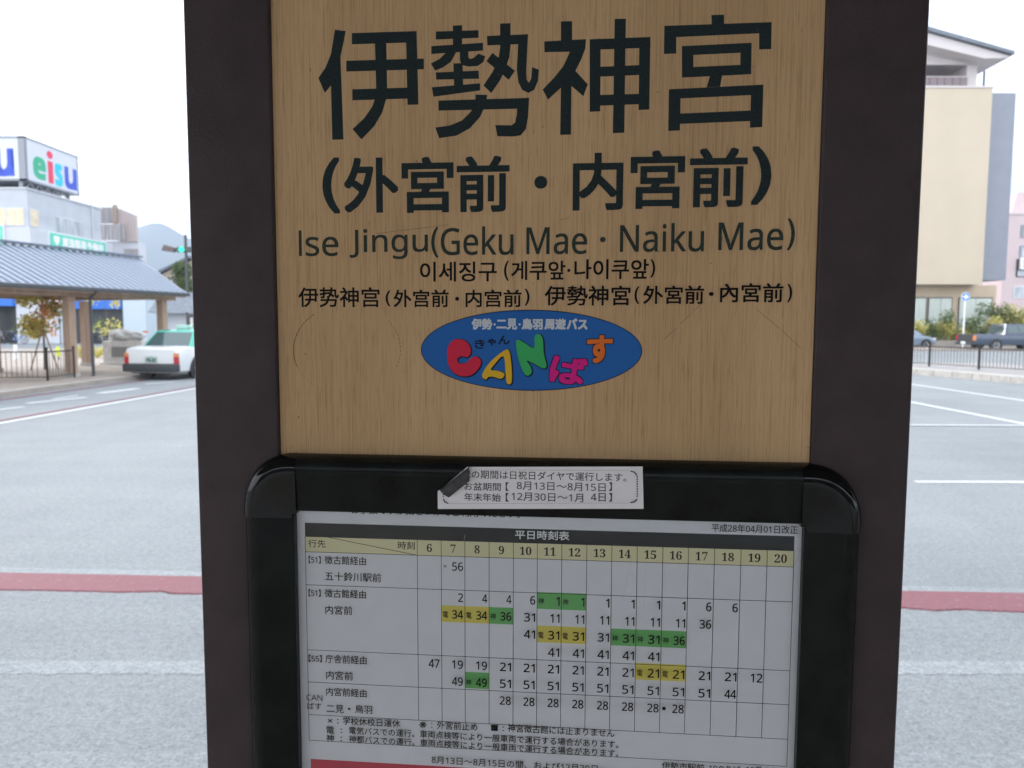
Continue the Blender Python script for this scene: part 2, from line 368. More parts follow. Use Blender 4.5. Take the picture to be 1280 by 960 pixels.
# heading, traced stroke by stroke
def C1(pts): return [SP(340 + x/3.5556, y/3.5556) for x, y in pts]
def C2(pts): return [SP(680 + x/3.5556, y/3.5556) for x, y in pts]
I_ = [[(280,132),(328,138),(318,190),(305,250),(305,262),(318,620),(268,621),(262,380),(235,413),(206,347),(238,300),(262,240)],
 [(355,147),(642,138),(642,188),(355,197)], [(596,180),(643,138),(651,465),(602,466)], [(330,270),(675,260),(675,308),(330,318)],
 [(357,397),(645,388),(648,437),(357,446)], [(457,180),(508,180),(512,390),(508,440),(490,500),(455,560),(398,620),(358,574),(410,525),(445,475),(460,430),(463,390)]]
SEI = [[(728,140),(918,134),(918,168),(728,176)], [(804,114),(845,112),(845,215),(804,215)], [(708,205),(938,190),(938,225),(708,240)],
 [(775,232),(820,230),(795,275),(760,300),(725,314),(706,282),(745,262)], [(835,222),(873,220),(873,255),(880,262),(895,258),(918,238),(948,250),(940,275),(915,293),(875,296),(845,290),(835,270)],
 [(728,322),(918,314),(920,350),(730,354)], [(806,282),(847,280),(850,385),(810,390)], [(710,388),(925,370),(925,402),(718,430)],
 [(955,160),(1138,152),(1136,195),(957,202)], [(1014,105),(1060,103),(1060,200),(1055,255),(1035,310),(1015,355),(975,414),(940,380),(980,320),(1005,270),(1014,210)],
 [(980,235),(1080,315),(1052,355),(953,272)], [(1095,180),(1138,153),(1130,320),(1132,355),(1142,368),(1152,350),(1156,298),(1186,310),(1182,360),(1165,400),(1140,413),(1112,400),(1095,365),(1088,310)],
 [(740,447),(1143,435),(1140,482),(740,492)], [(905,420),(957,422),(948,470),(925,520),(880,570),(820,603),(743,614),(726,567),(790,558),(845,535),(885,495),(903,460)],
 [(1090,460),(1143,436),(1138,520),(1128,575),(1105,602),(1070,607),(1002,606),(992,556),(1065,557),(1080,545),(1088,510)]]
JIN = [[(75,95),(125,94),(125,180),(75,182)], [(1,184),(187,174),(184,215),(165,265),(140,315),(195,375),(175,428),(122,382),(120,598),(72,600),(75,390),(18,443),(-6,398),(45,345),(85,295),(115,230),(2,232)],
 [(203,175),(252,172),(250,495),(203,497)], [(424,168),(473,164),(468,487),(420,489)], [(203,175),(473,164),(473,212),(203,222)], [(245,297),(430,289),(430,333),(245,341)],
 [(245,422),(424,417),(424,463),(245,470)], [(314,84),(364,83),(357,590),(306,592)]]
KYU = [[(744,67),(800,65),(801,125),(746,127)], [(535,115),(1012,98),(1010,218),(956,220),(956,148),(588,165),(588,238),(533,240)],
 [(613,205),(923,190),(922,232),(613,247)], [(613,205),(664,203),(664,342),(613,345)], [(874,193),(923,190),(921,330),(872,332)], [(613,300),(921,286),(921,330),(613,345)],
 [(738,335),(793,330),(783,385),(723,388)], [(555,397),(975,376),(974,420),(555,440)], [(555,397),(608,395),(604,580),(552,582)], [(921,379),(975,376),(970,565),(915,568)], [(600,505),(920,491),(918,538),(600,551)]]
for polys, cc in ((I_, C1), (SEI, C1), (JIN, C2), (KYU, C2)):
    P = Print(-.00003)
    for q in polys: P.poly(cc(q))
    P.build('painted_character', M['ink'], sign)
def line_of(items, material, name='lettering', y=-.00003, label=None):
    P = Print(y)
    for it in items:
        t, x0, x1, y0, y1 = it[:5]; b = it[5] if len(it) > 5 else 0
        a, c, d, e = sgn(x0, x1, y0, y1)
        if t == 'RECT': P.rect(a, c, d, e)
        else: P.text(t, a+b, c-b, d+b, e-b, bold=b, res=4)
    return P.build(name, material, sign, label)
k = 1/3.5556
line_of([('(', 403, 425, 197, 267, .0011), ('外', 430, 498, 197, 266, .0010), ('宮', 502, 567, 196, 266, .0010), ('前', 571, 637, 195, 265, .0010), ('・', 668, 684, 220, 236, .0003),
         ('内', 716, 779, 191, 263, .0010), ('宮', 788, 856, 188, 261, .0010), ('前', 862, 934, 185, 259, .0010), (')', 939, 964, 183, 256, .0011)], M['ink'])
W = lambda s: conv(s, SANS)
line_of([('RECT', 373.5, 377.2, 288, 320), (W('se'), 382, 423, 296, 320.3, .0002), (W('Jingu'), 437, 535, 286, 324, .0002), ('(', 539, 548, 284, 322, .0003), (W('Geku'), 551, 642, 283, 319, .0002), (W('Mae'), 658, 734, 284, 318, .0002), ('・', 750, 757, 296, 303),
         (W('Naiku'), 775, 880, 279, 315, .0002), (W('Mae'), 898, 979, 278, 313, .0002), (')', 984, 993.5, 273, 313, .0003)], M['ink2'])
line_of([('이세징구', 525, 621, 327, 352, .00025), ('(', 630, 636, 326, 351, .0002), ('게쿠앞', 639, 707, 326, 350, .00025), ('·', 709, 713, 336, 340), ('나이쿠앞', 718, 811, 324, 349, .00025), (')', 813, 819, 324, 347, .0002)], M['black_ink'])
line_of([('伊势神宫', 373, 474.5, 359, 384, .00025), ('(', 482, 488, 363, 383, .0002), ('外宫前', 492, 561, 362, 384, .00025), ('・', 569, 574, 371, 376), ('内宫前', 582, 652, 362, 384, .00025), (')', 656, 662, 361, 382, .0002),
         ('伊勢神宮', 681, 788, 357, 382, .00025), ('(', 793, 799, 358, 380, .0002), ('外宮前', 804, 880, 357, 380, .00025), ('・', 886, 892, 365, 370), ('內宮前', 900, 979, 354, 378, .00025), (')', 984, 990, 355, 378, .0002)], M['black_ink'])
# scored marks on the wood
P = Print(-.00003)
def arc_line(P, cx, cy, rx, ry, a0, a1, w, on=5, off=2):
    n = 90; j = 0
    for i in range(n):
        j = (j+1) % (on+off)
        if j >= on: continue
        t0, t1 = R(a0+(a1-a0)*i/n), R(a0+(a1-a0)*(i+1)/n)
        P.line(SP(cx+rx*math.cos(t0), cy-ry*math.sin(t0)), SP(cx+rx*math.cos(t1), cy-ry*math.sin(t1)), w)
arc_line(P, 434, 437, 67, 56, 128, 205, .0005, 8, 1); arc_line(P, 434, 437, 67, 56, 40, -25, .00042, 4, 3); arc_line(P, 434, 437, 67, 56, 205, 240, .0003, 2, 4)
P.build('score_mark', M['scratch'], sign)
P = Print(-.00003)
for a, b in (((880, 377), (868, 388)), ((864, 392), (850, 405)), ((846, 410), (830, 424)), ((946, 387), (975, 411)), ((976, 412), (1001, 435)), ((470, 292), (560, 281)), ((700, 275), (712, 272))): P.line(SP(*a), SP(*b), .00028)
for _ in range(26):
    x, y = random.uniform(350, 1015), random.uniform(5, 560); P.line(SP(x, y), SP(x+random.uniform(-3, 3), y+random.uniform(1, 4)), random.uniform(.0003, .0006))
P.build('score_mark', M['scratch'], sign)

# oval sticker
ov = empty('oval_sticker', SP.o, -YAW, 'blue oval loop bus sticker with colourful bubble letters stuck on the wooden board', 'sticker')
def LG(pts): return [SP(520 + x/4.414, 380 + y/4.414) for x, y in pts]
x0, x1, z0, z1 = sgn(526.3, 802.6, 387.2, 488.4); cx, cz, rx, rz = (x0+x1)/2, (z0+z1)/2, (x1-x0)/2, (z1-z0)/2
def ellipse(rx, rz, y0, y1, nm, mt):
    MB().prism([(cx+rx*math.cos(i*math.pi/64), cz+rz*math.sin(i*math.pi/64)) for i in range(128)], 'y', y0, y1).build(nm, mt, ov)
ellipse(rx, rz, -.0001, -.0003, 'border', M['logo_outline']); ellipse(rx-.0007, rz-.0007, -.0002, -.0004, 'blue_ground', M['logo_blue'])
C_ = [(172,270),(180,230),(205,200),(240,194),(275,205),(298,235),(302,268),(285,292),(255,288),(232,298),(230,318),(250,330),(280,322),(305,298),(335,290),(358,312),(352,345),(325,378),(290,397),(245,396),(205,375),(180,335)]
A_ = [(497,252),(516,266),(525,320),(530,390),(526,436),(510,442),(499,430),(495,380),(488,300),(470,292),(440,325),(413,362),(450,368),(485,382),(484,402),(465,412),(430,402),(400,402),(388,416),(370,408),(366,390),(385,352),(430,300)]
N_ = [(552,210),(568,198),(600,215),(650,242),(655,180),(680,165),(700,195),(705,270),(720,340),(702,355),(668,338),(612,312),(632,345),(638,378),(615,395),(590,372),(562,290)]
for pts, mt in ((C_, 'logo_red'), (A_, 'logo_yellow'), (N_, 'logo_green')):
    sp = LG(smooth_poly(pts))
    o = Print(-.00042).poly([(p[0]+.0006, p[1]-.0004) for p in sp], .0007).build('letter_outline', M['logo_outline'], ov)
    Print(-.00056).poly(sp).build('letter', M[mt], ov)
for ch, bx, mt, rot in (('ば', (741, 940, 288, 442), 'logo_pink', -.16), ('す', (944, 1086, 172, 326), 'logo_orange', .02)):
    a, b, c, d = sgn(520+bx[0]/4.414, 520+bx[1]/4.414, 380+bx[2]/4.414, 380+bx[3]/4.414); w = .0009
    Print(-.00042).text(ch, a+w, b-w, c+w, d-w, bold=.0016, rot=rot, res=4).build('letter_outline', M['logo_outline'], ov)
    Print(-.00056).text(ch, a+w, b-w, c+w, d-w, bold=.0009, rot=rot, res=4).build('letter', M[mt], ov)
P = Print(-.00042)
for t, a, b in (('伊勢', 310, 418), ('・', 428, 440), ('二見', 447, 556), ('・', 566, 578), ('鳥羽', 586, 697), ('周遊', 712, 824), ('バス', 834, 944)):
    if t == '・': P.text(t, *sgn(520+a/4.414, 520+b/4.414, 404, 407))
    else: q = sgn(520+a/4.414, 520+b/4.414, 398.7, 411.4); P.text(t, *q, bold=.0004)
P.build('small_lettering', M['logo_white'], ov)
P = Print(-.00042)
for t, a, b, y0, y1 in (('き', 325, 380, 196, 245), ('ゃ', 397, 440, 192, 228), ('ん', 455, 515, 175, 222)): P.text(t, *sgn(520+a/4.414, 520+b/4.414, 380+y0/4.414, 380+y1/4.414), bold=.0002)
P.build('small_lettering', M['logo_outline'], ov)

# ---------------- timetable frame
fr_ = empty('poster_case', SP.o, -YAW, 'glossy black plastic snap frame with rounded corners below the wooden name board', 'poster case')
FP = .016                                             # how far the frame stands proud
fl = SP(304.5, 700, .012)[0]; frt = SP(1077, 700, .012)[0]; ft = SP(690, 575.5, .012)[1]
il = SP(371, 700, .008)[0]; ir = SP(1002, 700, .008)[0]; it = SP(690, 645, .008)[1]
FB = .62; ib = FB + .045
wL, wT, wR = il-fl, ft-it, frt-ir
# profile: (distance outward 0..1 from inner lip to outer edge, height)
prof = [(0, .006), (.0, .0125), (.03, .0132), (.62, .0150), (.655, .0158), (.70, .0162), (.80, .0158), (.90, .0135), (.96, .0095), (.99, .005), (1.0, .000)]
def sweep(path, mt, nm, smooth=25):                    # path: list of (origin x, z, dir x, dir z, width)
    MB().grid([[(ox+dx*w*t, -h, oz+dz*w*t) for t, h in prof] for ox, oz, dx, dz, w in path]).build(nm, mt, fr_, smooth=smooth)
sl_x, sr_x = il+.004, ir-.004
sweep([(il-.002, it, 0, 1, wT), (ir+.002, it, 0, 1, wT)], M['satin_plastic'], 'top_rail')
sweep([(il-.002, ib, 0, -1, .045), (ir+.002, ib, 0, -1, .045)], M['satin_plastic'], 'bottom_rail')
sweep([(il, it-.004, -1, 0, wL), (il, ib, -1, 0, wL)], M['satin_plastic'], 'side_rail')
sweep([(ir, it-.004, 1, 0, wR), (ir, ib, 1, 0, wR)], M['satin_plastic'], 'side_rail')
prof_save = prof
prof = [(0, .0060), (0, .0150), (.3, .0156), (.60, .0162), (.70, .0168), (.80, .0166), (.88, .0150), (.94, .0120), (.98, .0075), (1.0, .003), (1.0, .000)]
def corner(cx_, cz_, sx, sz, wx, wz, nm='corner_cap'):
    path = [(cx_, cz_-.004*sz, sx, 0, wx)]
    for i in range(17):
        a = math.pi/2*i/16; e = 2.25
        c, s_ = math.cos(a)**(2/e), math.sin(a)**(2/e)
        path.append((cx_, cz_, sx*c*wx, sz*s_*wz, 1.006))
    path.append((cx_+.004*(-sx), cz_, 0, sz, wz))
    MB().grid([[(ox+dx*w*t, -h, oz+dz*w*t) for t, h in prof] for ox, oz, dx, dz, w in path]).build(nm, M['black_plastic'], fr_, smooth=50)
corner(il-.001, it-.002, -1, 1, wL, wT+.002); corner(ir+.001, it-.002, 1, 1, wR, wT+.002); corner(il-.001, ib, -1, -1, wL, .045); corner(ir+.001, ib, 1, -1, wR, .045)
prof = prof_save
MB().box(fl+.01, frt-.01, -.003, -.001, FB+.01, ft-.01).build('backing', M['satin_plastic'], fr_)
MB().box(il-.008, ir+.008, -.0075, -.0060, ib-.008, it+.008).build('clear_cover', M['acrylic'], fr_)
# faint scratches on the cover
M['scr'] = mat('faint grey scratch', (.45,.46,.48), .5)
for a, b in (((583, 665), (577, 700)), ((577, 700), (576, 735)), ((806, 700), (803, 760)), ((790, 690), (778, 745)), ((575, 845), (574, 880))):
    Print(-.0077).line(SP(*a), SP(*b), .00016).build('scratch', M['scr'], fr_)

# ---------------- timetable poster
PY, PR = R(5.2), R(0)
po = SP.o + SP.ux*0 - SP.n*.0050
TP = Plane((po.x, po.y, SP.o.z), PY, PR)
ps = empty('timetable_poster', TP.o, -PY, 'white bus timetable poster with yellow and green cells inside the black frame', 'poster')
ps.rotation_euler = TP.M.to_euler()
a = TP(381.7, 652.8); b = TP(993, 670.8); c = TP(386, 926.6); d = TP(983.5, 957)
X0, X1 = (a[0]+c[0])/2, (b[0]+d[0])/2; Z0 = (a[1]+b[1])/2
MB().box(X0-.014, X1+.0085, 0, .0008, ib-.006-0*c[1], Z0+.025).build('paper_sheet', M['paper'], ps)
def zrow(yl, yr): return (TP(384, yl)[1] + TP(989, yr)[1])/2
rows = [Z0, zrow(670, 689), zrow(689, 709.4), zrow(730.3, 753), zrow(811.7, 838.9), zrow(852.4, 881), zrow(893.2, 924), zrow(926.1, 957)]
cols = [TP(x, y)[0] for x, y in [(521.5, 680), (551.5, 681), (581, 682), (611.4, 683), (641.8, 684), (671.7, 686), (702.3, 688), (733.5, 690), (764.8, 691), (796.5, 693), (828.5, 695), (860.3, 697), (893, 699), (926, 701), (958.7, 703)]] + [X1]
Print(-.00002).rect(X0, X1, rows[1], rows[0]).build('title_bar', M['bar'], ps)
Print(-.00002).rect(X0, X1, rows[2], rows[1]).build('hour_row', M['cream_row'], ps)
P = Print(-.00006); lw = .00048
for z in rows[1:]: P.rect(X0, X1, z-lw/2, z+lw/2)
for i, x in enumerate([X0] + cols): P.rect(x-lw/2, x+lw/2, rows[6] if 0 < i < 16 else rows[7], rows[1])
P.line((X0+.020, rows[1]), (cols[0], rows[2]), lw)
P.build('grid_lines', M['line'], ps)
H = TP(0+640, 600)[1] - TP(640, 601)[1]               # one photo pixel in metres
def pbox(x0, x1, yc, h):
    xm = (x0+x1)/2; z = TP(xm, yc)[1]; return TP(x0, yc)[0], TP(x1, yc)[0], z-h/2*H, z+h/2*H
P = Print(-.00008)
P.text('平日時刻表', *pbox(644, 711.5, 669, 11), bold=.00012); P.build('title_lettering', M['white_print'], ps)
P = Print(-.00008)
dark = M['black_ink']
def T(t, x0, x1, yc, h, b=0): P.text(t, *pbox(x0, x1, yc, h), bold=b)
T('行先', 385.5, 407, 679.5, 10, .00005); T('時刻', 497.5, 518.5, 681.7, 10, .00005)
for i in range(15):
    s = str(6+i); zc = (rows[1]+rows[2])/2; w = (.0048 if len(s) == 1 else .0102); xc = (cols[i]+cols[i+1])/2
    P.text(conv(s, SERIF), xc-w/2+.0003, xc+w/2, zc-.0036, zc+.0036)
D = lambda s: conv(s, SANS)
T('【'+D('51')+'】', 386, 401, 699.5, 9.5, .00008); T('徴古館経由', 406, 457.5, 700.5, 11, .00005); T('五十鈴川駅前', 406.5, 476.5, 721, 11.5, .00005)
T('【'+D('51')+'】', 386, 401, 741, 9.5, .00008); T('徴古館経由', 406, 457.5, 742, 11, .00005); T('内宮前', 407, 440.5, 762.5, 11.5, .00005)
T('【'+D('55')+'】', 386, 402.5, 822.7, 9.5, .00008); T('庁舎前経由', 407, 458.5, 824, 11, .00005); T('内宮前', 408, 441.5, 844, 11.5, .00005)
T('内宮前経由', 408, 458.5, 865, 11, .00005); T('二見', 408.5, 430, 885.5, 11, .00005); T('・', 435, 438.5, 885.5, 3); T('鳥羽', 444, 465.5, 886, 11, .00005)
T(D('CAN'), 383.5, 403.5, 871.5, 8); T('ばす', 384.5, 402, 882, 9.5)
# legend
T('×', 410, 416, 900.3, 5, .00005); T('：', 421.5, 424, 900.8, 6); T('学校休校日運休', 429, 500.5, 902, 10.5, .00005); T('※', 524.5, 533, 905.3, 8, .00005); T('：', 539, 541, 906, 6)
T('外宮前止め', 546.5, 597, 906.7, 10.5, .00005); T('■', 614, 622.5, 909, 8); T('：', 628, 630.5, 910, 6); T('神宮徴古館には止まりません', 635, 768, 912.3, 10.5, .00005)
T('電', 408.5, 418, 911.7, 9.5, .00005); T('：', 426, 428.5, 912.5, 6); T('電気バスでの運行。車両点検等により一般車両で運行する場合があります。', 437, 773, 920.8, 10, .00005)
T('神', 408.5, 418, 921.8, 9.5, .00005); T('：', 426, 428.5, 922.5, 6); T('神都バスでの運行。車両点検等により一般車両で運行する場合があります。', 437, 773, 931.6, 10, .00005)
T('平成'+D('28')+'年'+D('04')+'月'+D('01')+'日改正', 889, 996.5, 660.5, 10, .00005)
T(D('8')+'月'+D('13')+'日～'+D('8')+'月'+D('15')+'日の間、および'+D('12')+'月'+D('30')+'日～', 540, 760, 954.5, 10, .00005)
T('伊勢市駅前', 827, 880, 957, 10, .00005); T(D('10')+'のりば', 886, 925, 960, 10, .00005); T(D('10')+'番のりば', 932, 983, 962, 10, .00005)
T('お手数ですが気をつけてご利用ください。', 440, 650, 639.3, 10, .00008)
P.build('printed_text', dark, ps)
# numbers
cellh = (rows[3]-rows[4])/4.0
L2 = [rows[3] - cellh*(i+.5) + .0008 for i in range(4)]
h3 = (rows[4]-rows[5])/2; L3 = [rows[4]-h3*.42, rows[4]-h3*1.42]; L4 = [rows[5]-h3*.42]; L1 = [rows[2]-(rows[2]-rows[3])*.30]
tab = {(7,0): 'x56'}
NUM = []
def put(z, d): NUM.extend((z, h, v) for h, v in d.items())
put(L1[0], {7: 'x56'})
put(L2[0], {7:'2', 8:'4', 9:'4', 10:'6', 11:'G1', 12:'G1', 13:'1', 14:'1', 15:'1', 16:'1', 17:'6', 18:'6'})
put(L2[1], {7:'Y34', 8:'Y34', 9:'G36', 10:'31', 11:'11', 12:'11', 13:'11', 14:'11', 15:'11', 16:'11', 17:'36'})
put(L2[2], {10:'41', 11:'Y31', 12:'Y31', 13:'31', 14:'G31', 15:'G31', 16:'G36'})
put(L2[3], {i: '41' for i in range(11, 16)})
put(L3[0], {6:'47', 7:'19', 8:'19', 15:'Y21', 16:'Y21', 17:'21', 18:'21', 19:'12', **{i: '21' for i in range(9, 15)}})
put(L3[1], {7:'49', 8:'G49', 18:'44', **{i: '51' for i in range(9, 18)}})
put(L4[0], {16:'B28', **{i: '28' for i in range(9, 16)}})
P = Print(-.0001); ph = .0037
for z, h, v in NUM:
    xl, xr = cols[h-6], cols[h-5]; s = v.lstrip('xGYB')
    if v[0] in 'GY':
        Print(-.00003).rect(xl, xr, z-cellh*.50, z+cellh*.50).build('coloured_cell', M['green' if v[0] == 'G' else 'yellow'], ps)
        P.text('神' if v[0] == 'G' else '電', xl+.0012, xl+.0058, z-.0030, z+.0024, bold=.00004)
    if v[0] == 'x': P.text('×', xl+.002, xl+.0045, z-.0012, z+.0012)
    if v[0] == 'B': P.rect(xl+.0015, xl+.0043, z-.0015, z+.0013)
    w = .0042 if len(s) == 1 else .0093
    if s == '1': w = .0026
    if s == '11': w = .0074
    P.text(D(s), xr-w-.0016, xr-.0016, z-ph, z+ph, bold=.00011)
P.build('departure_times', dark, ps)
z = TP(386, 948.4)[1]
Print(-.00003).rect(X0+.001, X1-.001, z-.020, z).build('red_bar', M['redband'], ps)

# ---------------- service notice label with a peeling corner, stuck on the frame
OFF = .0172
nl = empty('service_notice_label', SP.o - SP.n*0, -YAW, 'small white holiday timetable label with peeling corner on the black frame', 'label')
def NP(px, py): return SP(px, py, OFF)
def npt(px, py, o=0): u, w = NP(px, py); return (u, -OFF-o, w)
outl = [(547, 614), (551, 611.5), (584, 583.7), (803.5, 582.5), (804.5, 636), (547.3, 636.2)]
outl[3] = (803.3, 583.2)
MB().prism([NP(*p) for p in outl], 'y', -OFF+.0001, -OFF).build('sheet', M['label_paper'], nl)
# curled flap: folds over along the diagonal and lifts
rowsf = []
a0, a1 = Vector(npt(550, 612.0)), Vector(npt(587, 582.8))
b0, b1 = Vector(npt(562, 621)), Vector(npt(588, 600))
for i in range(9):
    t = i/8; base = [a0.lerp(a1, s) for s in (0, .25, .5, .75, 1)]
    tgt = [b0.lerp(b1, s) for s in (0, .25, .5, .75, 1)]
    lift = math.sin(t*2.4)*.0045
    rowsf.append([(p.lerp(q, (1-math.cos(t*2.2))/1.6)) + Vector((0, -lift-.0002, 0)) for p, q in zip(base, tgt)])
MB().grid(rowsf).build('peeled_corner', M['label_back'], nl, smooth='all')
P = Print(-OFF-.00003)
def nb(x0, x1, yc, h): return SP.box(x0, x1, yc-h/2, yc+h/2, OFF)
P.text('記の期間は日祝日ダイヤで運行します。', *nb(577.5, 783, 594.7, 10.5), bold=.00006)
P.text('お盆期間', *nb(580.5, 626, 608.2, 10), bold=.00006); P.text('【', *nb(632, 636, 608.2, 11)); P.text(D('8')+'月'+D('13')+'日～'+D('8')+'月'+D('15')+'日', *nb(646, 757, 608.2, 10.5), bold=.00004); P.text('】', *nb(761, 765, 608.2, 11))
P.text('年末年始', *nb(580.5, 626, 621.5, 10), bold=.00006); P.text('【', *nb(632, 636, 621.5, 11)); P.text(D('12')+'月'+D('30')+'日～'+D('1')+'月', *nb(639.5, 729, 621.5, 10.5), bold=.00004); P.text(D('4')+'日', *nb(738.5, 757, 621.5, 10.5), bold=.00004); P.text('】', *nb(761, 765, 621.5, 11))
P.build('printed_text', mat('dark label print', (.05,.03,.035), .6), nl)
P = Print(-OFF-.00003)
def dash(p, q, n, w, duty=.6):
    for i in range(n):
        t0, t1 = i/n, (i+duty)/n; P.line(NP(p[0]+(q[0]-p[0])*t0, p[1]+(q[1]-p[1])*t0), NP(p[0]+(q[0]-p[0])*t1, p[1]+(q[1]-p[1])*t1), w)
dash((592, 587.5), (788, 588), 70, .0002); dash((560, 629.5), (790, 628.3), 80, .0002)
dash((796.5, 595), (796.5, 622), 9, .0012, .5); dash((554.5, 613), (554.5, 622), 4, .0012, .5)
for q in ([(788, 588.5), (793, 590), (796, 594)], [(788, 628), (793, 627), (796.3, 623.5)], [(554.5, 623), (556, 627), (560.5, 629)]):
    for u, v in zip(q, q[1:]): P.line(NP(*u), NP(*v), .0009)
P.build('dotted_border', dark, nl)

# ================================================================== UNSEEN SHELTER OVER THE SIGN, ADDED BUILDING BEHIND THE CAMERA
M['steel'] = mat('dark grey painted steel', (.06,.065,.07), .45, 0, .12, 6)
M['timber'] = mat('light brown timber', (.40,.285,.21), .6, 0, .15, 4, .2, 30, .3, (1,1,.15))
M['ceiling'] = mat('brown ceiling boards', (.16,.11,.075), .6, 0, .15, 3)
M['roof_metal'] = mat('blue grey standing seam roof', (.15,.185,.25), .45, .0, .08, 2)
cn = empty('unseen_shelter', (0, -1.2, .15), 0, 'unseen low dark canopy, shaped to shade the bus stop pillar', 'shelter')  # unseen canopy; depth and open left end shaped for the shade on the board
MB().box(-5, 24, -2.7, 2.35, 2.95, 3.02).build('ceiling', M['ceiling'], cn)
MB().box(-5.2, 24.2, -2.8, 2.45, 3.025, 3.15).build('roof', M['roof_metal'], cn)
for x in (-4.6, 2.6, 7.5, 13, 18.5, 23.5):
    MB().box(x-.09, x+.09, -2.6, -2.42, 0, 2.946).build('post', M['brown'], cn, bevel=.01)
    MB().box(x-.06, x+.06, -2.4, 2.3, 2.82, 2.948).build('beam', M['brown'], cn)
st = empty('backdrop_building', (8, -17, 0), 0, 'long brown building added behind the camera to dim the board and its reflections', 'building')  # added out of view: dims the board and fills the clear cover's reflections
M['backdrop_wall'] = mat('dark brown backdrop facade', (.14,.12,.10), .8, 0, .06, 1)
M['glass'] = mat('dark window glass', (.06,.075,.085), .08, 0, 0, 5, 0, 60, .6)
MB().box(-28, 28, -8, 0, .02, 4.7).build('wall', M['backdrop_wall'], st)
for i in range(12):
    x = -25 + i*4.4
    f = MB().box(x, x+3.2, -.02, .05, .3, 2.9).build('window', M['steel'], st); MB().box(x+.08, x+3.12, .052, .06, .38, 2.82).build('pane', M['glass'], f)
MB().box(-29, 29, -8.5, 1.2, 4.7, 5.0).build('roof', M['steel'], st)

# ================================================================== LEFT BACKGROUND
def lerp(a, b, t): return a + (b-a)*t
def frame_of(p, q):                                   # local frame: x from p to q on the ground
    p, q = Vector(p), Vector(q); d = q-p; return math.atan2(d.y, d.x), d.length
# ---- roofed walkway with timber posts
ang = R(75); base = Vector((-12.72, 21.45, .12))
sh = empty('covered_walkway', base, ang, 'open timber walkway shelter with blue grey metal gable roof behind the taxi', 'shelter')
EH = 2.52                                               # local: x along the walkway, y away to the left
for x, y, w in ((0, 0, .12), (3.75, 0, .12), (-3.75, 0, .12), (4.6, 4.0, .13), (1.0, 4.0, .13), (-2.9, 4.0, .13)):
    o = MB().box(x-w, x+w, y-w, y+w, .12, EH-.2).build('post', M['timber'], sh, bevel=.02)
    MB().box(x-w-.03, x+w+.03, y-w-.03, y+w+.03, 0, .12).build('post_base', M['kerb'], sh, bevel=.01)
for y in (0, 4.0): MB().box(-9, 4.3, y-.12, y+.12, EH-.2, EH+.02).build('beam', M['timber'], sh)
for x in (-3.75, 0, 3.75): MB().box(x-.1, x+.1, .13, 3.87, EH-.19, EH+.01).build('cross_beam', M['timber'], sh)
RX0, RX1, RY0, RY1, RYM, RZ = -9.5, 5.0, -.55, 4.9, 2.2, 3.86
ez = EH+.03
XE, XR = 4.35, 5.35                                     # roof ends: eave and ridge (raked verge)
def slope(nm, mt, y0, za, zb, th, cut=0):
    top = [(RX0+cut, y0, za), (XE-cut, y0, za), (XR-cut, RYM, zb), (RX0+cut, RYM, zb)]
    MB().grid([top, [(x, y, z-th) for x, y, z in top]], True).poly(top).poly([(x, y, z-th) for x, y, z in top]).build(nm, mt, sh)
for y0 in (RY0, RY1): slope('roof_slope', M['roof_metal'], y0, ez, RZ, .08); slope('soffit', M['timber'], y0, ez-.085, RZ-.085, .05, .08)
M['seam'] = mat('roof seam', (.34,.39,.46), .35)
def seam_mesh(f):
    ya = RYM + (RY0-RYM)*f; za = RZ + (ez-RZ)*f
    return MB().prism([(ya, za+.003), (RYM, RZ+.003), (RYM, RZ+.045), (ya, za+.045)], 'x', -.035, .035).mesh('roof_seam')
full = seam_mesh(1); n = int((XR-RX0)/.27)
for i in range(n):
    x = RX0+.04 + i*.27; o = link('roof_seam', full if x < XE-.05 else seam_mesh(max(.05, 1-(x-XE+.05)/(XR-XE))), M['seam'], sh); o.location.x = x
RX1 = XE
MB().box(RX0, XR, RYM-.12, RYM+.12, RZ+.04, RZ+.10).build('ridge_cap', M['roof_metal'], sh)
MB().box(RX0, RX1, RY0-.12, RY0-.01, ez-.09, ez+.02).build('gutter', M['steel'], sh, bevel=.02)
MB().tube((.42, -.35, 0), (.42, -.35, EH-.25), .045).tube((.42, -.35, EH-.25), (.42, RY0-.05, ez-.05), .045).build('downpipe', M['steel'], sh, smooth=40)
for s_, yy in ((RX1+.003, 0),): MB().prism([(RY0+.1, ez-.06), (RYM, RZ-.1), (RY1-.1, ez-.06)], 'x', RX1-.75, RX1-.70).build('gable_board', M['timber'], sh)

# ---- railings
M['rail'] = mat('dark brown railing paint', (.045,.038,.036), .5)
def railing(name, pts, h, step, post_at, label, z0=.12, r=.009, pr=.032, mt=None, top=.02):
    mt = mt or M['rail']; o = Vector((*pts[0], z0)); rt = empty(name, o, 0, label, 'railing')
    bal = MB().tube((0, 0, .1), (0, 0, h-.03), r, n=5).mesh('baluster')
    for p, q in zip(pts, pts[1:]):
        p, q = Vector((*p, 0))-Vector((o.x, o.y, 0)), Vector((*q, 0))-Vector((o.x, o.y, 0)); L_ = (q-p).length
        for z, rr in ((h-.02, top), (.1, .014)): MB().tube(p+Vector((0,0,z)), q+Vector((0,0,z)), rr, n=6).build('rail', mt, rt, smooth=60)
        for i in range(1, int(L_/step)):
            t = i*step/L_; c = link('baluster', bal, mt, rt); c.location = p.lerp(q, t)
        k = max(1, round(L_/post_at))
        for i in range(k+1):
            t = i/k; c = p.lerp(q, t); MB().tube(c, c+Vector((0,0,h+.06)), pr).tube(c+Vector((0,0,h+.06)), c+Vector((0,0,h+.10)), pr*1.25).build('post', mt, rt, smooth=40)
    return rt
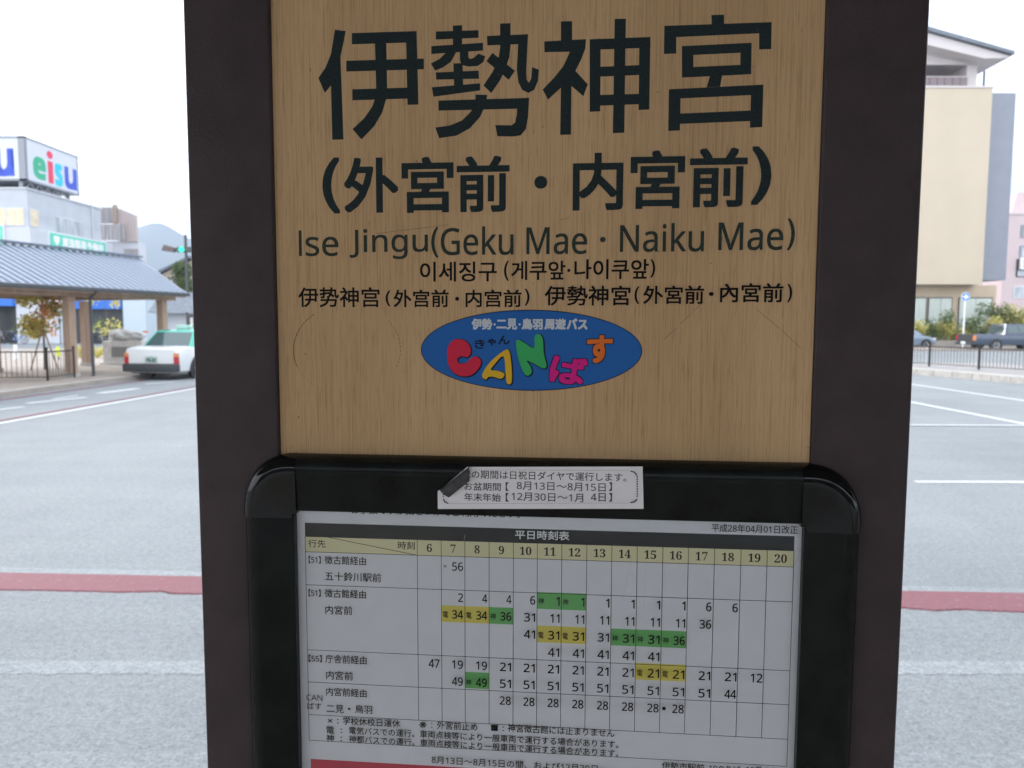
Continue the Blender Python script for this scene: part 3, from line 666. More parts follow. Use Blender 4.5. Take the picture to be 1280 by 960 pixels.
railing('railing', [at2(-110, 483.5), at2(60, 481.5), at2(93.5, 477)], .80, .125, 2.0, 'dark metal railing with thin upright bars in front of the covered walkway')
railing('railing', [at2(1110, 460), at2(1161, 463.0), at2(1223, 467.5), at2(1300, 473), at2(1420, 484)], 0.75, .13, 2.1, 'dark metal railing on the kerb at the right of the bus yard', z0=.15, pr=.04, top=.028)

# ---- vehicles
M['tyre'] = mat('tyre rubber', (.02,.02,.022), .8); M['rim'] = mat('silver wheel rim', (.78,.79,.80), .5)
M['chrome'] = mat('chrome', (.7,.7,.72), .15, 1); M['carglass'] = mat('car window glass', (.06,.10,.10), .06, 0, 0, 5, 0, 60, .8)
M['tail'] = mat('red tail light lens', (.42,.02,.03), .2); M['amber'] = mat('amber light lens', (.62,.22,.08), .2); M['lens'] = mat('clear light lens', (.75,.77,.8), .1)
M['bumper'] = mat('black rubber bumper', (.035,.038,.042), .5)
def wheels(root, pts, r=.32, w=.2):
    tm = MB(); n = 20
    for i in range(n): pass
    rows_ = [[(x, rr*math.cos(2*math.pi*i/n), rr*math.sin(2*math.pi*i/n)) for i in range(n)] for x, rr in ((-w/2, r*.62), (-w/2, r*.93), (-w/2+.03, r), (w/2-.03, r), (w/2, r*.93), (w/2, r*.62))]
    tme = MB().grid(rows_, True).mesh('tyre', smooth=40)
    rm = MB().grid([[(x, rr*math.cos(2*math.pi*i/n), rr*math.sin(2*math.pi*i/n)) for i in range(n)] for x, rr in ((-w/2+.02, r*.64), (-w/2+.01, r*.60), (-w/2+.05, r*.5), (-w/2+.03, r*.15), (-w/2+.03, .001))], True)
    rm.grid([[(x, rr*math.cos(2*math.pi*i/n), rr*math.sin(2*math.pi*i/n)) for i in range(n)] for x, rr in ((w/2-.02, r*.64), (w/2-.01, r*.60), (w/2-.05, r*.5), (w/2-.03, r*.15), (w/2-.03, .001))], True)
    for i in range(6):
        a = i*math.pi/3
        for sx in (-1, 1): rm.tube((sx*(w/2-.045), .04*math.cos(a), .04*math.sin(a)), (sx*(w/2-.03), r*.6*math.cos(a), r*.6*math.sin(a)), .025, n=5)
    rme = rm.mesh('rim', smooth=40)
    for x, y in pts:
        wr_ = link('wheel', tme, M['tyre'], root); wr_.location = (x, y, r); link('rim', rme, M['rim'], wr_)
def loft(st):                                          # stations: (y, half width low, half width belt, z low, z belt, crown)
    rows_ = []
    for y, wl_, wb, zl, zb, cr in st:
        zm = lerp(zl, zb, .45)
        h = [(wl_*.9, zl), (wl_, zl+.06), (lerp(wl_, wb, .6)+.01, zm), (wb, zb-.12), (wb-.04, zb-.03), (wb-.14, zb+cr*.5), (wb*.4, zb+cr)]
        rows_.append([(x, y, z) for x, z in h] + [(-x, y, z) for x, z in reversed(h)])
    m_ = MB().grid(rows_, True); k = len(rows_[0])
    m_.f.append(tuple(range(k))); N_v = len(m_.v); m_.f.append(tuple(range(N_v-1, N_v-k-1, -1)))
    return m_
def cabin(yb0, yb1, yt0, yt1, wb, wt, zb, zt):         # greenhouse frustum: returns corners for windows too
    return [(-wb, yb0, zb), (wb, yb0, zb), (wb, yb1, zb), (-wb, yb1, zb)], [(-wt, yt0, zt), (wt, yt0, zt), (wt, yt1, zt), (-wt, yt1, zt)]
def pane_on(a, b, c, d, u0, u1, v0, v1, off):          # a-b bottom edge, d-c top edge
    a, b, c, d = map(Vector, (a, b, c, d)); f = lambda u, v: a.lerp(b, u).lerp(d.lerp(c, u), v); nrm = (b-a).cross(d-a).normalized()
    ps_ = [f(u0, v0), f(u1, v0), f(u1, v1), f(u0, v1)]
    return MB().grid([[p+nrm*off for p in ps_], [p-nrm*.02 for p in ps_]], True).poly([p+nrm*off for p in ps_])

# taxi
M['taxi_white'] = mat('white taxi paint', (.66,.68,.68), .25, 0, 0, 5, 0, 60, .5, coat=.4); M['taxi_green'] = mat('mint green taxi paint', (.06,.42,.31), .25, 0, 0, 5, 0, 60, .5, coat=.4)
tp = G(190, 475); taxi = empty('taxi', (tp.x+.05, tp.y-.1, 0), R(-7), 'white taxi with mint green roof seen from behind at the kerb', 'taxi')
body = loft([(0, .74, .80, .26, .92, 0), (.05, .78, .83, .22, .97, .01), (.5, .80, .845, .20, 1.0, .015), (1.2, .80, .848, .22, .99, .01), (3.1, .80, .848, .22, .96, .0), (4.2, .80, .84, .24, .88, .03), (4.6, .76, .80, .30, .80, .02), (4.69, .70, .74, .38, .70, 0)])
body.build('body', M['taxi_white'], taxi, smooth=35)
lo, up = cabin(.78, 3.55, 1.30, 2.85, .80, .62, .955, 1.46)
MB().grid([lo, up], True).poly(up).build('cabin', M['taxi_green'], taxi, bevel=.035, smooth=30)
MB().grid([[(x*.97, y+(.03 if y<2 else -.03), 1.455) for x, y, z in up], [(x*.8, y+(.2 if y<2 else -.2), 1.50) for x, y, z in up]], True).poly([(x*.8, y+(.2 if y<2 else -.2), 1.50) for x, y, z in up]).build('roof', M['taxi_green'], taxi, smooth=60)
pane_on(lo[0], lo[1], up[1], up[0], .05, .95, .10, .90, .008).build('rear_window', M['carglass'], taxi)
pane_on(lo[2], lo[3], up[3], up[2], .05, .95, .10, .90, .008).build('windscreen', M['carglass'], taxi)
for (a, b, c, d), fl_ in (((lo[1], lo[2], up[2], up[1]), 0), ((lo[3], lo[0], up[0], up[3]), 1)):
    for u0, u1 in ((.16, .50), (.53, .86)): 
        if fl_: u0, u1 = 1-u1, 1-u0
        pane_on(a, b, c, d, u0, u1, .12, .88, .008).build('side_window', M['carglass'], taxi)
MB().box(-.85, .85, -.13, .10, .25, .50).build('rear_bumper', M['bumper'], taxi, bevel=.05, smooth=40)
MB().box(-.70, .70, .05, .3, .20, .27).build('valance', M['bumper'], taxi, bevel=.03)
for sx in (-1, 1):
    x0_, x1_ = sorted((sx*.71, sx*.835))
    t_ = MB().box(x0_, x1_, -.03, .08, .49, .70).build('tail_light', M['tail'], taxi, bevel=.01)
    MB().box(x0_, x1_, -.032, .07, .702, .81).build('indicator', M['amber'], t_, bevel=.008)
    MB().box(*sorted((sx*.86, sx*1.02)), 2.72, 2.80, .98, 1.10).build('mirror', M['taxi_white'], taxi, bevel=.02)
    MB().box(*sorted((sx*.45, sx*.74)), 4.62, 4.72, .62, .76).build('headlight', M['lens'], taxi, bevel=.01)
    MB().tube((sx*.80, 1.05, .33), (sx*.846, 1.05, .33), .39, n=24).build('wheel_arch', M['bumper'], taxi)
    MB().tube((sx*.80, 3.75, .33), (sx*.846, 3.75, .33), .39, n=24).build('wheel_arch', M['bumper'], taxi)
pl_ = MB().box(-.20, .20, -.035, -.005, .55, .73).build('number_plate', mat('pale plate', (.50,.56,.54), .4), taxi)
P = Print(-.0365); taxi.scale = (1, 1, .985); P.text(D('72-21'), -.15, .16, .565, .655, bold=.012); P.text('三重', -.10, .06, .67, .715); P.build('plate_lettering', mat('plate green', (.02,.12,.07), .5), pl_)
ls_ = MB().box(-.24, .24, 1.72, 1.90, 1.505, 1.64).build('roof_sign', mat('pale green lamp housing', (.40,.62,.55), .3), taxi, bevel=.04, smooth=40)
MB().tube((.34, 1.5, 1.50), (.34, 1.42, 1.62), .008, n=5).build('antenna', M['steel'], taxi)
MB().box(-.76, -.58, .795, .80, 1.40, 1.46).build('sticker', M['amber'], taxi)
wheels(taxi, ((-.765, 1.05), (.765, 1.05), (-.765, 3.75), (.765, 3.75)))

# pickup
M['blue_paint'] = mat('slate blue car paint', (.06,.08,.12), .3, .2, 0, 5, 0, 60, .5, coat=.5)
pp = Q(1218, 437, 47.5); pk = empty('pickup_truck', (pp.x-.08, 48.36, 0), R(-86), 'slate blue double cab pickup truck with black tailgate behind the right railing', 'pickup')
loft([(0, .82, .86, .42, 1.06, 0), (.05, .84, .88, .40, 1.08, 0), (.9, .85, .89, .38, 1.08, 0), (4.2, .85, .89, .36, 1.05, .02), (5.3, .82, .86, .40, .98, .04), (5.5, .74, .78, .45, .88, 0)]).build('body', M['blue_paint'], pk, smooth=35)
lo, up = cabin(2.0, 4.5, 2.2, 3.7, .84, .68, 1.06, 1.74)
MB().grid([lo, up], True).poly(up).build('cabin', M['blue_paint'], pk, bevel=.04, smooth=30)
pane_on(lo[0], lo[1], up[1], up[0], .08, .92, .15, .85, .008).build('rear_window', M['carglass'], pk)
for (a, b, c, d), fl_ in (((lo[1], lo[2], up[2], up[1]), 0), ((lo[3], lo[0], up[0], up[3]), 1)):
    for u0, u1 in ((.08, .42), (.47, .85)):
        if fl_: u0, u1 = 1-u1, 1-u0
        pane_on(a, b, c, d, u0, u1, .15, .85, .008).build('side_window', M['carglass'], pk)
MB().box(-.72, .72, -.03, .03, .60, 1.09).build('tailgate', M['bumper'], pk, bevel=.02)
MB().box(-.84, .84, -.14, .04, .40, .56).build('rear_bumper', M['bumper'], pk, bevel=.03)
MB().box(-.2, .2, -.16, -.142, .45, .60).build('number_plate', M['lens'], pk)
for sx in (-1, 1):
    x0_, x1_ = sorted((sx*.73, sx*.885)); MB().box(x0_, x1_, -.035, .10, .68, 1.0).build('tail_light', M['amber' if sx > 0 else 'tail'], pk, bevel=.01)
    MB().tube((sx*.74, 1.25, 1.08), (sx*.68, 1.90, 1.55), .035).build('roll_bar', M['bumper'], pk)
    for y in (1.45, 4.6): MB().tube((sx*.84, y, .38), (sx*.890, y, .38), .44, n=24).build('wheel_arch', M['bumper'], pk)
MB().tube((-.66, 1.88, 1.56), (.66, 1.88, 1.56), .03).build('roll_bar', M['bumper'], pk)
wheels(pk, ((-.79, 1.45), (.79, 1.45), (-.79, 4.6), (.79, 4.6)), .37, .24)
# small blue grey car, nose showing beside the pillar
cp = G(1153, 436); sc_ = empty('parked_car', (cp.x-3.35, cp.y, 0), R(-84), 'blue grey hatchback with only its nose showing right of the pillar', 'car')
M['bluegrey'] = mat('blue grey car paint', (.20,.26,.33), .3, .2, 0, 5, 0, 60, .5, coat=.5)
loft([(0, .74, .80, .36, .95, 0), (.1, .80, .84, .26, 1.0, 0), (2.6, .80, .845, .24, .98, 0), (3.5, .80, .83, .26, .86, .04), (4.0, .72, .76, .34, .68, .03), (4.08, .66, .70, .38, .60, 0)]).build('body', M['bluegrey'], sc_, smooth=35)
lo, up = cabin(.1, 3.05, .5, 2.2, .80, .62, .96, 1.48)
MB().grid([lo, up], True).poly(up).build('cabin', M['bluegrey'], sc_, bevel=.04, smooth=30)
pane_on(lo[2], lo[3], up[3], up[2], .06, .94, .1, .9, .008).build('windscreen', M['carglass'], sc_)
for (a, b, c, d) in ((lo[1], lo[2], up[2], up[1]), (lo[3], lo[0], up[0], up[3])): pane_on(a, b, c, d, .1, .85, .12, .88, .008).build('side_window', M['carglass'], sc_)
for sx in (-1, 1):
    MB().box(*sorted((sx*.46, sx*.74)), 3.86, 4.03, .60, .76).build('headlight', M['lens'], sc_, bevel=.03)
    for y in (.85, 3.25): MB().tube((sx*.79, y, .33), (sx*.846, y, .33), .38, n=24).build('wheel_arch', M['bumper'], sc_)
wheels(sc_, ((-.765, .85), (.765, .85), (-.765, 3.25), (.765, 3.25)), .32)

# ---- foliage helper
def leafmat(n, c, v=.35):
    m = mat(n, c, .65, 0, v, 3.0, 0, 60, .2); nt = m.node_tree; b = nt.nodes['Principled BSDF']; t = nt.nodes.new('ShaderNodeBsdfTranslucent'); x = nt.nodes.new('ShaderNodeMixShader')
    t.inputs[0].default_value = (*c, 1); x.inputs[0].default_value = .4
    nt.links.new(b.outputs[0], x.inputs[1]); nt.links.new(t.outputs[0], x.inputs[2]); nt.links.new(x.outputs[0], nt.nodes['Material Output'].inputs[0]); return m
M['leaf'] = leafmat('green leaves', (.12,.17,.055)); M['leaf_y'] = leafmat('yellow green leaves', (.60,.55,.18)); M['leaf_o'] = leafmat('orange autumn leaves', (.75,.36,.18)); M['leaf_d'] = leafmat('dark green leaves', (.045,.08,.03))
M['bark'] = mat('grey brown bark', (.16,.13,.10), .9, 0, .2, 8, .5, 30)
def leaves(cl, n, size, seed=1):                       # cl: clumps (x, y, z, r); leaf quads spread through them
    rd = random.Random(seed); m_ = MB()
    for i in range(n):
        x, y, z, r = rd.choice(cl); v = Vector((rd.gauss(0, 1), rd.gauss(0, 1), rd.gauss(0, 1))).normalized()*r*rd.random()**.45
        c = Vector((x, y, z)) + v; a = Vector((rd.uniform(-1, 1), rd.uniform(-1, 1), rd.uniform(-1, 1))).normalized(); b = a.orthogonal().normalized(); s_ = size*rd.uniform(.6, 1.3)
        m_.poly([c-a*s_, c+b*s_*.5, c+a*s_, c-b*s_*.5])
    return m_
def tree(loc, h, r, parts_, label, size, n, trunk=.06, seed=1, name='tree', low=.45, cat='tree', group=None):
    t = empty(name, loc, 0, label, cat, group); rd = random.Random(seed)
    tm = MB().tube((0, 0, -.05), (.03, 0, h*low), trunk, trunk*.7); tm.tube((.03, 0, h*low), (0, .05, h*.85), trunk*.7, trunk*.25)
    cl = []
    for i in range(9):
        a = rd.uniform(0, 6.28); z = h*rd.uniform(low, .95); rr = r*rd.uniform(.25, .75)*(1.15-abs(z/h-.65)); e = Vector((rr*math.cos(a), rr*math.sin(a), z))
        tm.tube((.02, 0, max(h*low*.9, z-h*.15)), e, trunk*.35, trunk*.1, n=5); cl.append((*e, r*rd.uniform(.28, .5)))
    tm.build('trunk', M['bark'], t, smooth=50)
    for k, (mt, share) in enumerate(parts_): leaves(cl[k::len(parts_)] + cl[:2], int(n*share), size, seed+k).build('crown', mt, t)
    return t
# ---- greenery and street things at the left
tl = G(56, 462, .12)
tree(tl, 2.75, .95, [(M['leaf_o'], .16), (M['leaf_y'], .69), (M['leaf'], .15)], 'thin young maple with orange and green autumn leaves behind the railing', .07, 1500, .035, 3, low=.5)
stk = empty('tree_stake', tl, 0, 'wooden tripod stake propping the young maple', 'stake')
for a in (0, 2.1, 4.2): MB().tube((.45*math.cos(a), .45*math.sin(a), 0), (.05*math.cos(a), .05*math.sin(a), 1.25), .025, n=6).build('pole', M['timber'], stk)
tree(G(134, 448, .12), 3.3, .8, [(M['leaf_y'], .7), (M['leaf'], .3)], 'sparse sapling with yellow leaves behind the walkway posts', .07, 420, .03, 5, low=.3)
tree((-32, 72, 0), 7.2, 2.2, [(M['leaf'], .7), (M['leaf_d'], .3)], 'green street tree beyond the walkway above the taxi', .16, 2600, .14, 8)
tree((-30.2, 63, 0), 5.6, 1.5, [(M['leaf'], .8), (M['leaf_y'], .2)], 'smaller pale green tree left of the beige house', .13, 1500, .1, 9)
# low hedge strip
def hedge(name, p, q, h, w, mts, n, size, label, z0=0, seed=4, bumps=()):
    p, q = Vector((*p, z0)), Vector((*q, z0)); o = empty(name, p, 0, label, 'hedge'); L_ = (q-p).length; rd = random.Random(seed)
    MB().box(-.0, .04, 0, .04, 0, h*.4).build('stem', M['bark'], o)
    for k, (mt, sh_) in enumerate(mts):
        cl = []
        for i in range(max(6, int(L_/ (h*.13)))):
            t = rd.random(); hh = h
            for b0_, b1_, f_ in bumps:
                if b0_ < t < b1_: hh = h*f_
            c = (q-p)*t; cl.append((c.x+rd.uniform(-w, w)*.4, c.y+rd.uniform(-w, w)*.4, rd.uniform(.2, .82)*hh, h*.28))
        leaves(cl, int(n*sh_), size, seed+k).build('foliage', mt, o)
    return o
hedge('hedge', (-19.5, 33), (-17.2, 33.5), .55, .5, [(M['leaf_y'], 1)], 900, .06, 'low yellow green hedge beside the walkway at the left', .12)
# stone monument on a plinth
M['stone'] = mat('pale granite', (.56,.55,.52), .8, 0, .12, 8, .4, 30); M['rock'] = mat('rough grey rock', (.40,.40,.38), .9, 0, .25, 3, 1, 12)
mo = G(154, 455.5, .12); mn = empty('stone_monument', mo, R(14), 'pale stone plinth with a grey plaque and rough rock on top behind the taxi', 'monument')
w = 1.03*mo.y*44/930/2
MB().box(-w, w, 0, .9, 0, .88).build('plinth', M['stone'], mn, bevel=.02)
MB().box(-w-.1, w+.1, -.1, 1.0, 0, .08).build('base', M['stone'], mn, bevel=.02)
MB().box(-w*.55, w*.55, -.03, -.003, .28, .66).build('plaque', mat('weathered plaque', (.22,.22,.21), .6), mn)
rk = bmesh.new(); bmesh.ops.create_icosphere(rk, subdivisions=4, radius=1); rr = random.Random(4)
from mathutils import noise as mnoise
for v in rk.verts:
    f_ = 1 + .28*mnoise.noise(v.co*1.7) + .12*mnoise.noise(v.co*5); v.co *= f_; v.co.x *= w*.95; v.co.y *= .42; v.co.z = v.co.z*.24*(1.15-.6*(v.co.x/w)) ; v.co += Vector((.12, .45, 1.02))
me = bpy.data.meshes.new('rock'); rk.to_mesh(me); rk.free(); link('rock', me, M['rock'], mn)
# dark notice board
nb_ = G(186, 452, .12); ntb = empty('notice_board', (nb_.x-.15, nb_.y+5, .12), R(18), 'black public notice board with white notices behind the taxi', 'notice board')
u = ntb.location.y/930
MB().box(-11*u, 11*u, -.03, .03, 1.0, 1.95).build('panel', M['steel'], ntb)
for a, b, c, d in ((-7, -3.5, 1.2, 1.8), (1.5, 7, 1.45, 1.85), (1.5, 7, 1.15, 1.38)): MB().box(a*u, b*u, -.04, -.032, c, d).build('notice', M['stone'], ntb)
for x in (-10.4, 10.4): MB().box(x*u-.04, x*u+.04, -.04, .04, 0, 2.05).build('post', M['steel'], ntb)

# ---- cram school building with rooftop sign
by = 60.0; bx = Q(36, 290, by).x                                   # near corner
def side(px, py, x):                                   # where the line of sight meets the side wall plane
    d = ray(px, py); t = x/d.x; p = CAM_P + d*t; return p.y-by, p.z
M['bwall'] = mat('pale grey building render', (.50,.53,.57), .8, 0, .05, .6); M['bwall2'] = mat('white building render', (.58,.60,.64), .8, 0, .04, .6)
bd = empty('office_building', (bx, by, 0), 0, 'pale grey office building with rooftop sign and mint banner behind the walkway', 'building')
zt = 12.2
MB().box(-24, 0, 0, 10.6, 4.05, zt).build('wall', M['bwall'], bd)
MB().box(-3.2, .2, 12.11, 16.5, 0, 7.55).build('annex_wall', M['bwall2'], bd)
MB().box(-24, .25, -.25, 12.1, 3.9, 9.2).build('lower_wall', M['bwall2'], bd)
for z in (zt-1.9,): MB().box(-24.02, .022, -.022, 10.62, z-.04, z).build('joint', M['bwall'], bd)
MB().box(-24.1, .1, -.1, 10.7, zt, zt+.12).build('parapet', M['bwall2'], bd)
def bwin(parent, x0, x1, z0, z1, face='front', y=0, mt=None, panes=1):
    if face == 'front':
        f = MB().box(x0, x1, y-.06, y+.04, z0, z1).build('window', M['bwall2'], parent)
        for i in range(panes):
            a = lerp(x0, x1, i/panes)+.06; b = lerp(x0, x1, (i+1)/panes)-.06; MB().box(a, b, y-.075, y-.062, z0+.08, z1-.08).build('pane', mt or M['wing'], f)
    else:
        f = MB().box(y-.04, y+.06, x0, x1, z0, z1).build('window', M['bwall2'], parent)
        for i in range(panes):
            a = lerp(x0, x1, i/panes)+.06; b = lerp(x0, x1, (i+1)/panes)-.06; MB().box(y+.062, y+.075, a, b, z0+.08, z1-.08).build('pane', mt or M['wing'], f)
M['wing'] = mat('window with blind', (.42,.45,.48), .15, 0, .3, 2, 0, 60, .6, (1,1,.2)); M['warm'] = mat('window with cream curtain', (.72,.62,.44), .4, 0, .12, 2)
bwin(bd, -6, -.25, 9.3, 10.75, 'front', 0, M['warm'], 4)
bwin(bd, .15, 1.3, 9.3, 10.75, 'side', 0, M['warm'], 1)
bwin(bd, 3.4, 7.6, 9.2, 10.6, 'side', 0, None, 3)
# mint banners
M['mint'] = mat('mint green banner', (.13,.62,.45), .5); M['bwhite'] = mat('white sign lettering', (.85,.87,.87), .5)
M['frame_w'] = mat('white sign frame', (.7,.72,.75), .5)
bn = MB().box(-12, -1.7, -.42, -.26, 7.75, 9.35).build('banner', M['frame_w'], bd)
MB().box(-11.9, -1.8, -.44, -.421, 7.87, 9.25).build('banner_face', M['mint'], bn)
P = Print(-.45); P.text('進衛星予備校', -9.0, -2.0, 8.15, 9.0, bold=.04)
P.build('banner_lettering', M['bwhite'], bn)
bn = MB().box(.26, .42, 1.85, 10.6, 7.6, 9.15).build('banner', M['frame_w'], bd)
MB().box(.421, .44, 2.0, 10.45, 7.7, 9.05).build('banner_face', M['mint'], bn)
P = Print(0); P.text('東進衛星予備校', 3.7, 10.0, 8.1, 8.85, bold=.035)
for i in range(16): P.rect(4.5+i*.28, 4.66+i*.28, 7.82, 7.94)
P.poly([(2.5, 8.85), (3.3, 8.85), (3.3, 8.45), (2.9, 8.05), (2.5, 8.45)])
P.m.v = [(.445-p[1], p[0], p[2]) for p in P.m.v]; P.build('banner_lettering', M['bwhite'], bn)
# rooftop sign
rs = empty('rooftop_sign', (bx-.33, by, zt+.1), 0, 'white boxed rooftop sign with four coloured letters on the grey building', 'sign')
M['signface'] = mat('white sign face', (.62,.64,.72), .4); M['signsteel'] = mat('sign steel', (.28,.30,.33), .5)
z0, z1 = .55, 3.98
MB().box(-16, .35, 0, 7.15, z0, z1).build('box', M['signsteel'], rs)
MB().box(-15.8, -.02, -.02, .01, z0+.12, z1-.12).build('face', M['signface'], rs)
MB().box(.34, .37, .2, 7.0, z0+.12, z1-.12).build('face', M['signface'], rs)
for a_, b_, c_, d_ in ((-15.9, .36, z0, z0+.14), (-15.9, .36, z1-.14, z1), (-.16, .36, z0, z1)): MB().box(a_, b_, -.07, -.021, c_, d_).build('trim', M['signsteel'], rs)
for a_, b_, c_, d_ in ((0, 7.15, z0, z0+.14), (0, 7.15, z1-.14, z1), (7.0, 7.15, z0, z1), (0, .16, z0, z1)): MB().box(.371, .40, a_, b_, c_, d_).build('trim', M['signsteel'], rs)
for x, y in ((-.2, .2), (-5, .2), (-10, .2), (-.2, 3.3), (-.2, 6.4)): MB().box(x-.12, x+.12, y-.12, y+.12, -.05, z0).build('support', M['signsteel'], rs)
for i in range(5):
    MB().tube((.1, .3+i*1.1, 0), (.1, .85+i*1.1, z0), .05, n=5).tube((.1, .85+i*1.1, z0), (.1, 1.4+i*1.1, 0), .05, n=5).build('brace', M['signsteel'], rs)
LT = {'sg': (.03,.42,.22), 'sr': (.75,.03,.08), 'sc': (.02,.55,.80), 'sb': (.03,.08,.55)}
for k_, c_ in LT.items(): M[k_] = mat(k_ + ' sign letter', c_, .4)
def sideprint(ch, y0, y1, za, zb, mt, x=.375, bold=.14):
    P = Print(0); P.text(ch, y0+bold, y1-bold, za+bold, zb-bold, bold=bold, res=3); P.m.v = [(x-p[1], p[0], p[2]) for p in P.m.v]; P.build('letter', M[mt], rs)
def sy(px): return side(px, 212, bx+.045)[0]
sideprint(W('e'), sy(41.5), sy(57.5), .95, 2.75, 'sg'); sideprint(W('s'), sy(68.5), sy(78), .85, 2.75, 'sc'); sideprint(W('u'), sy(80.5), sy(95.5), .9, 2.75, 'sb')
P = Print(0); P.rect(sy(60), sy(66.5), .9, 2.72); P.poly([((sy(60)+sy(66))/2+.42*math.cos(i*.4), 3.22+.32*math.sin(i*.4)) for i in range(16)]); P.m.v = [(.375-p[1], p[0], p[2]) for p in P.m.v]; P.build('letter', M['sr'], rs)
P = Print(-.03)
for ch, a, b, mt in (('u', -2.15, -.55, 'sb'), ('s', -4.5, -3.2, 'sc'), ('e', -7.6, -5.9, 'sg')):
    P = Print(-.03); P.text(W(ch), a+.14, b-.14, 1.0, 2.9, bold=.14, res=3); P.build('letter', M[mt], rs)
# shop level: glazed front with white piers and blue awnings
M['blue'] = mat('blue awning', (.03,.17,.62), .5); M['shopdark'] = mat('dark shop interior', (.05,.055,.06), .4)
sp_ = empty('shop', (bx, by, 0), 0, 'ground floor shop with blue awning and white wall panel under the walkway roof', 'shop')
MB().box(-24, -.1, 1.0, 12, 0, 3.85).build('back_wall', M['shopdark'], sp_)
MB().box(-1.0, 2.6, -.5, .9, 0, 4.6).build('wall_panel', M['bwall2'], sp_)
MB().box(-14, -1.02, -.9, -.3, 2.95, 4.0).build('awning', M['blue'], sp_)
MB().box(2.62, 7.2, -.2, .4, 2.75, 4.0).build('awning', M['blue'], sp_)
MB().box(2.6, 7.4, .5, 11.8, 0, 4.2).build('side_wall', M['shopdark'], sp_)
MB().box(7.4, 9.2, -.3, 9, 0, 4.4).build('wall_panel', mat('pale blue white panel', (.52,.60,.66), .6), sp_)
for x in (-3.2, -5.4, -8): MB().box(x-.1, x+.1, .2, .4, 0, 2.95).build('mullion', M['steel'], sp_)
rsn = empty('round_sign', Q(73, 378, 57), 0, 'round pink and white shop sign under the walkway eave', 'sign')
MB().tube((0, 0, 0), (0, .1, 0), .45, n=20).build('disc', mat('pink sign', (.70,.20,.25), .5), rsn); MB().box(-.3, .3, -.012, -.003, -.12, .12).build('stripe', M['bwhite'], rsn)
MB().tube((0, .06, -.4), (0, .06, -rsn.location.z), .04).build('pole', M['steel'], rsn)
# plain lower building to the right of it with outside stair screens
M['screen'] = mat('ribbed metal screen', (.36,.34,.34), .5, .2, .1, 4, 0, 60, .5, (1,1,.1)); M['screen_p'] = mat('pinkish ribbed screen', (.50,.42,.41), .5)
ec = empty('roof_plant_screen', (bx, by, 0), 0, 'ribbed metal roof screens and chimney behind the grey office building', 'screen')
def EX(px, py, D=73): p = Q(px, py, D); return p.x-bx, p.z
ex = [EX(124.5 + i*5.8, 270)[0] for i in range(5)]; eyz = 73-by
for i in range(4): MB().box(ex[i], ex[i+1]-.04, eyz, eyz+.2, EX(130, 279)[1], EX(130, 259)[1]).build('panel', M['screen'], ec)
c0, c1 = EX(143.5, 270)[0], EX(147.5, 270)[0]
MB().box(c0, c1, eyz-.35, eyz-.03, EX(145, 281)[1], EX(145, 256.5)[1]).build('chimney', mat('brown flue', (.34,.26,.21), .7), ec)
for i in range(6):
    a_, b_ = EX(148.2 + i*3.8, 270)[0], EX(151.6 + i*3.8, 270)[0]; MB().box(a_, b_, eyz+.05, eyz+.2, EX(150, 302)[1], EX(150, 261 + i*1.6)[1]).build('panel', M['screen_p'], ec)
for i in range(7): MB().box(EX(128+i*4.6, 290)[0], EX(128+i*4.6, 290)[0]+.30, eyz-.5, eyz-.42, EX(130, 301)[1], EX(130, 281)[1]).build('louvre', M['screen'], ec)
MB().box(EX(122, 300)[0], EX(172, 300)[0], eyz+.22, eyz+1.6, 0, EX(130, 301)[1]).build('wall', M['bwall2'], ec)
f = MB().box(EX(154, 310)[0], EX(171, 310)[0], eyz+.1, eyz+.215, EX(154, 325)[1], EX(154, 311)[1]).build('window', M['screen'], ec)
an = empty('roof_antenna', (bx+.1, by+9.0, 9.3), 0, 'thin white mast on the side of the grey building', 'mast')
MB().tube((0, 0, 0), (0, 0, 5.0), .05, n=6).build('mast', M['bwall2'], an)
# bicycles
def bicycle(loc, rz, label, col, first=[]):
    b_ = empty('bicycle', loc, rz, label, 'bicycle', 'bicycles parked in front of the shop')
    def ring(cx_):
        m_ = MB(); n_ = 16
        for i in range(n_):
            a0_, a1_ = 2*math.pi*i/n_, 2*math.pi*(i+1)/n_; m_.tube((cx_+.33*math.cos(a0_), 0, .34+.33*math.sin(a0_)), (cx_+.33*math.cos(a1_), 0, .34+.33*math.sin(a1_)), .018, n=4, caps=False)
        for i in range(6):
            a0_ = math.pi*i/6; m_.tube((cx_+.32*math.cos(a0_), 0, .34+.32*math.sin(a0_)), (cx_-.32*math.cos(a0_), 0, .34-.32*math.sin(a0_)), .004, n=3, caps=False)
        return m_
    for x in (-.52, .52): ring(x).build('wheel', M['tyre'], b_)
    MB().tube((-.52, 0, .34), (-.1, 0, .3), .015).tube((-.1, 0, .3), (-.25, 0, .8), .016).tube((-.1, 0, .3), (.35, 0, .72), .02).tube((.52, 0, .34), (.32, 0, .95), .016).tube((-.52, 0, .34), (-.23, 0, .68), .012).build('frame', col, b_)
    MB().box(-.36, -.12, -.08, .08, .82, .88).build('saddle', M['bumper'], b_, bevel=.02)
    MB().tube((.32, -.26, .98), (.32, .26, .98), .015).build('handlebar', M['chrome'], b_)
    MB().box(.38, .68, -.17, .17, .72, .95).build('basket', M['steel'], b_); return b_
cols_ = [('silver', M['rim']), ('dark grey', M['steel']), ('white', M['bwhite']), ('blue', M['blue']), ('black', M['tyre'])]
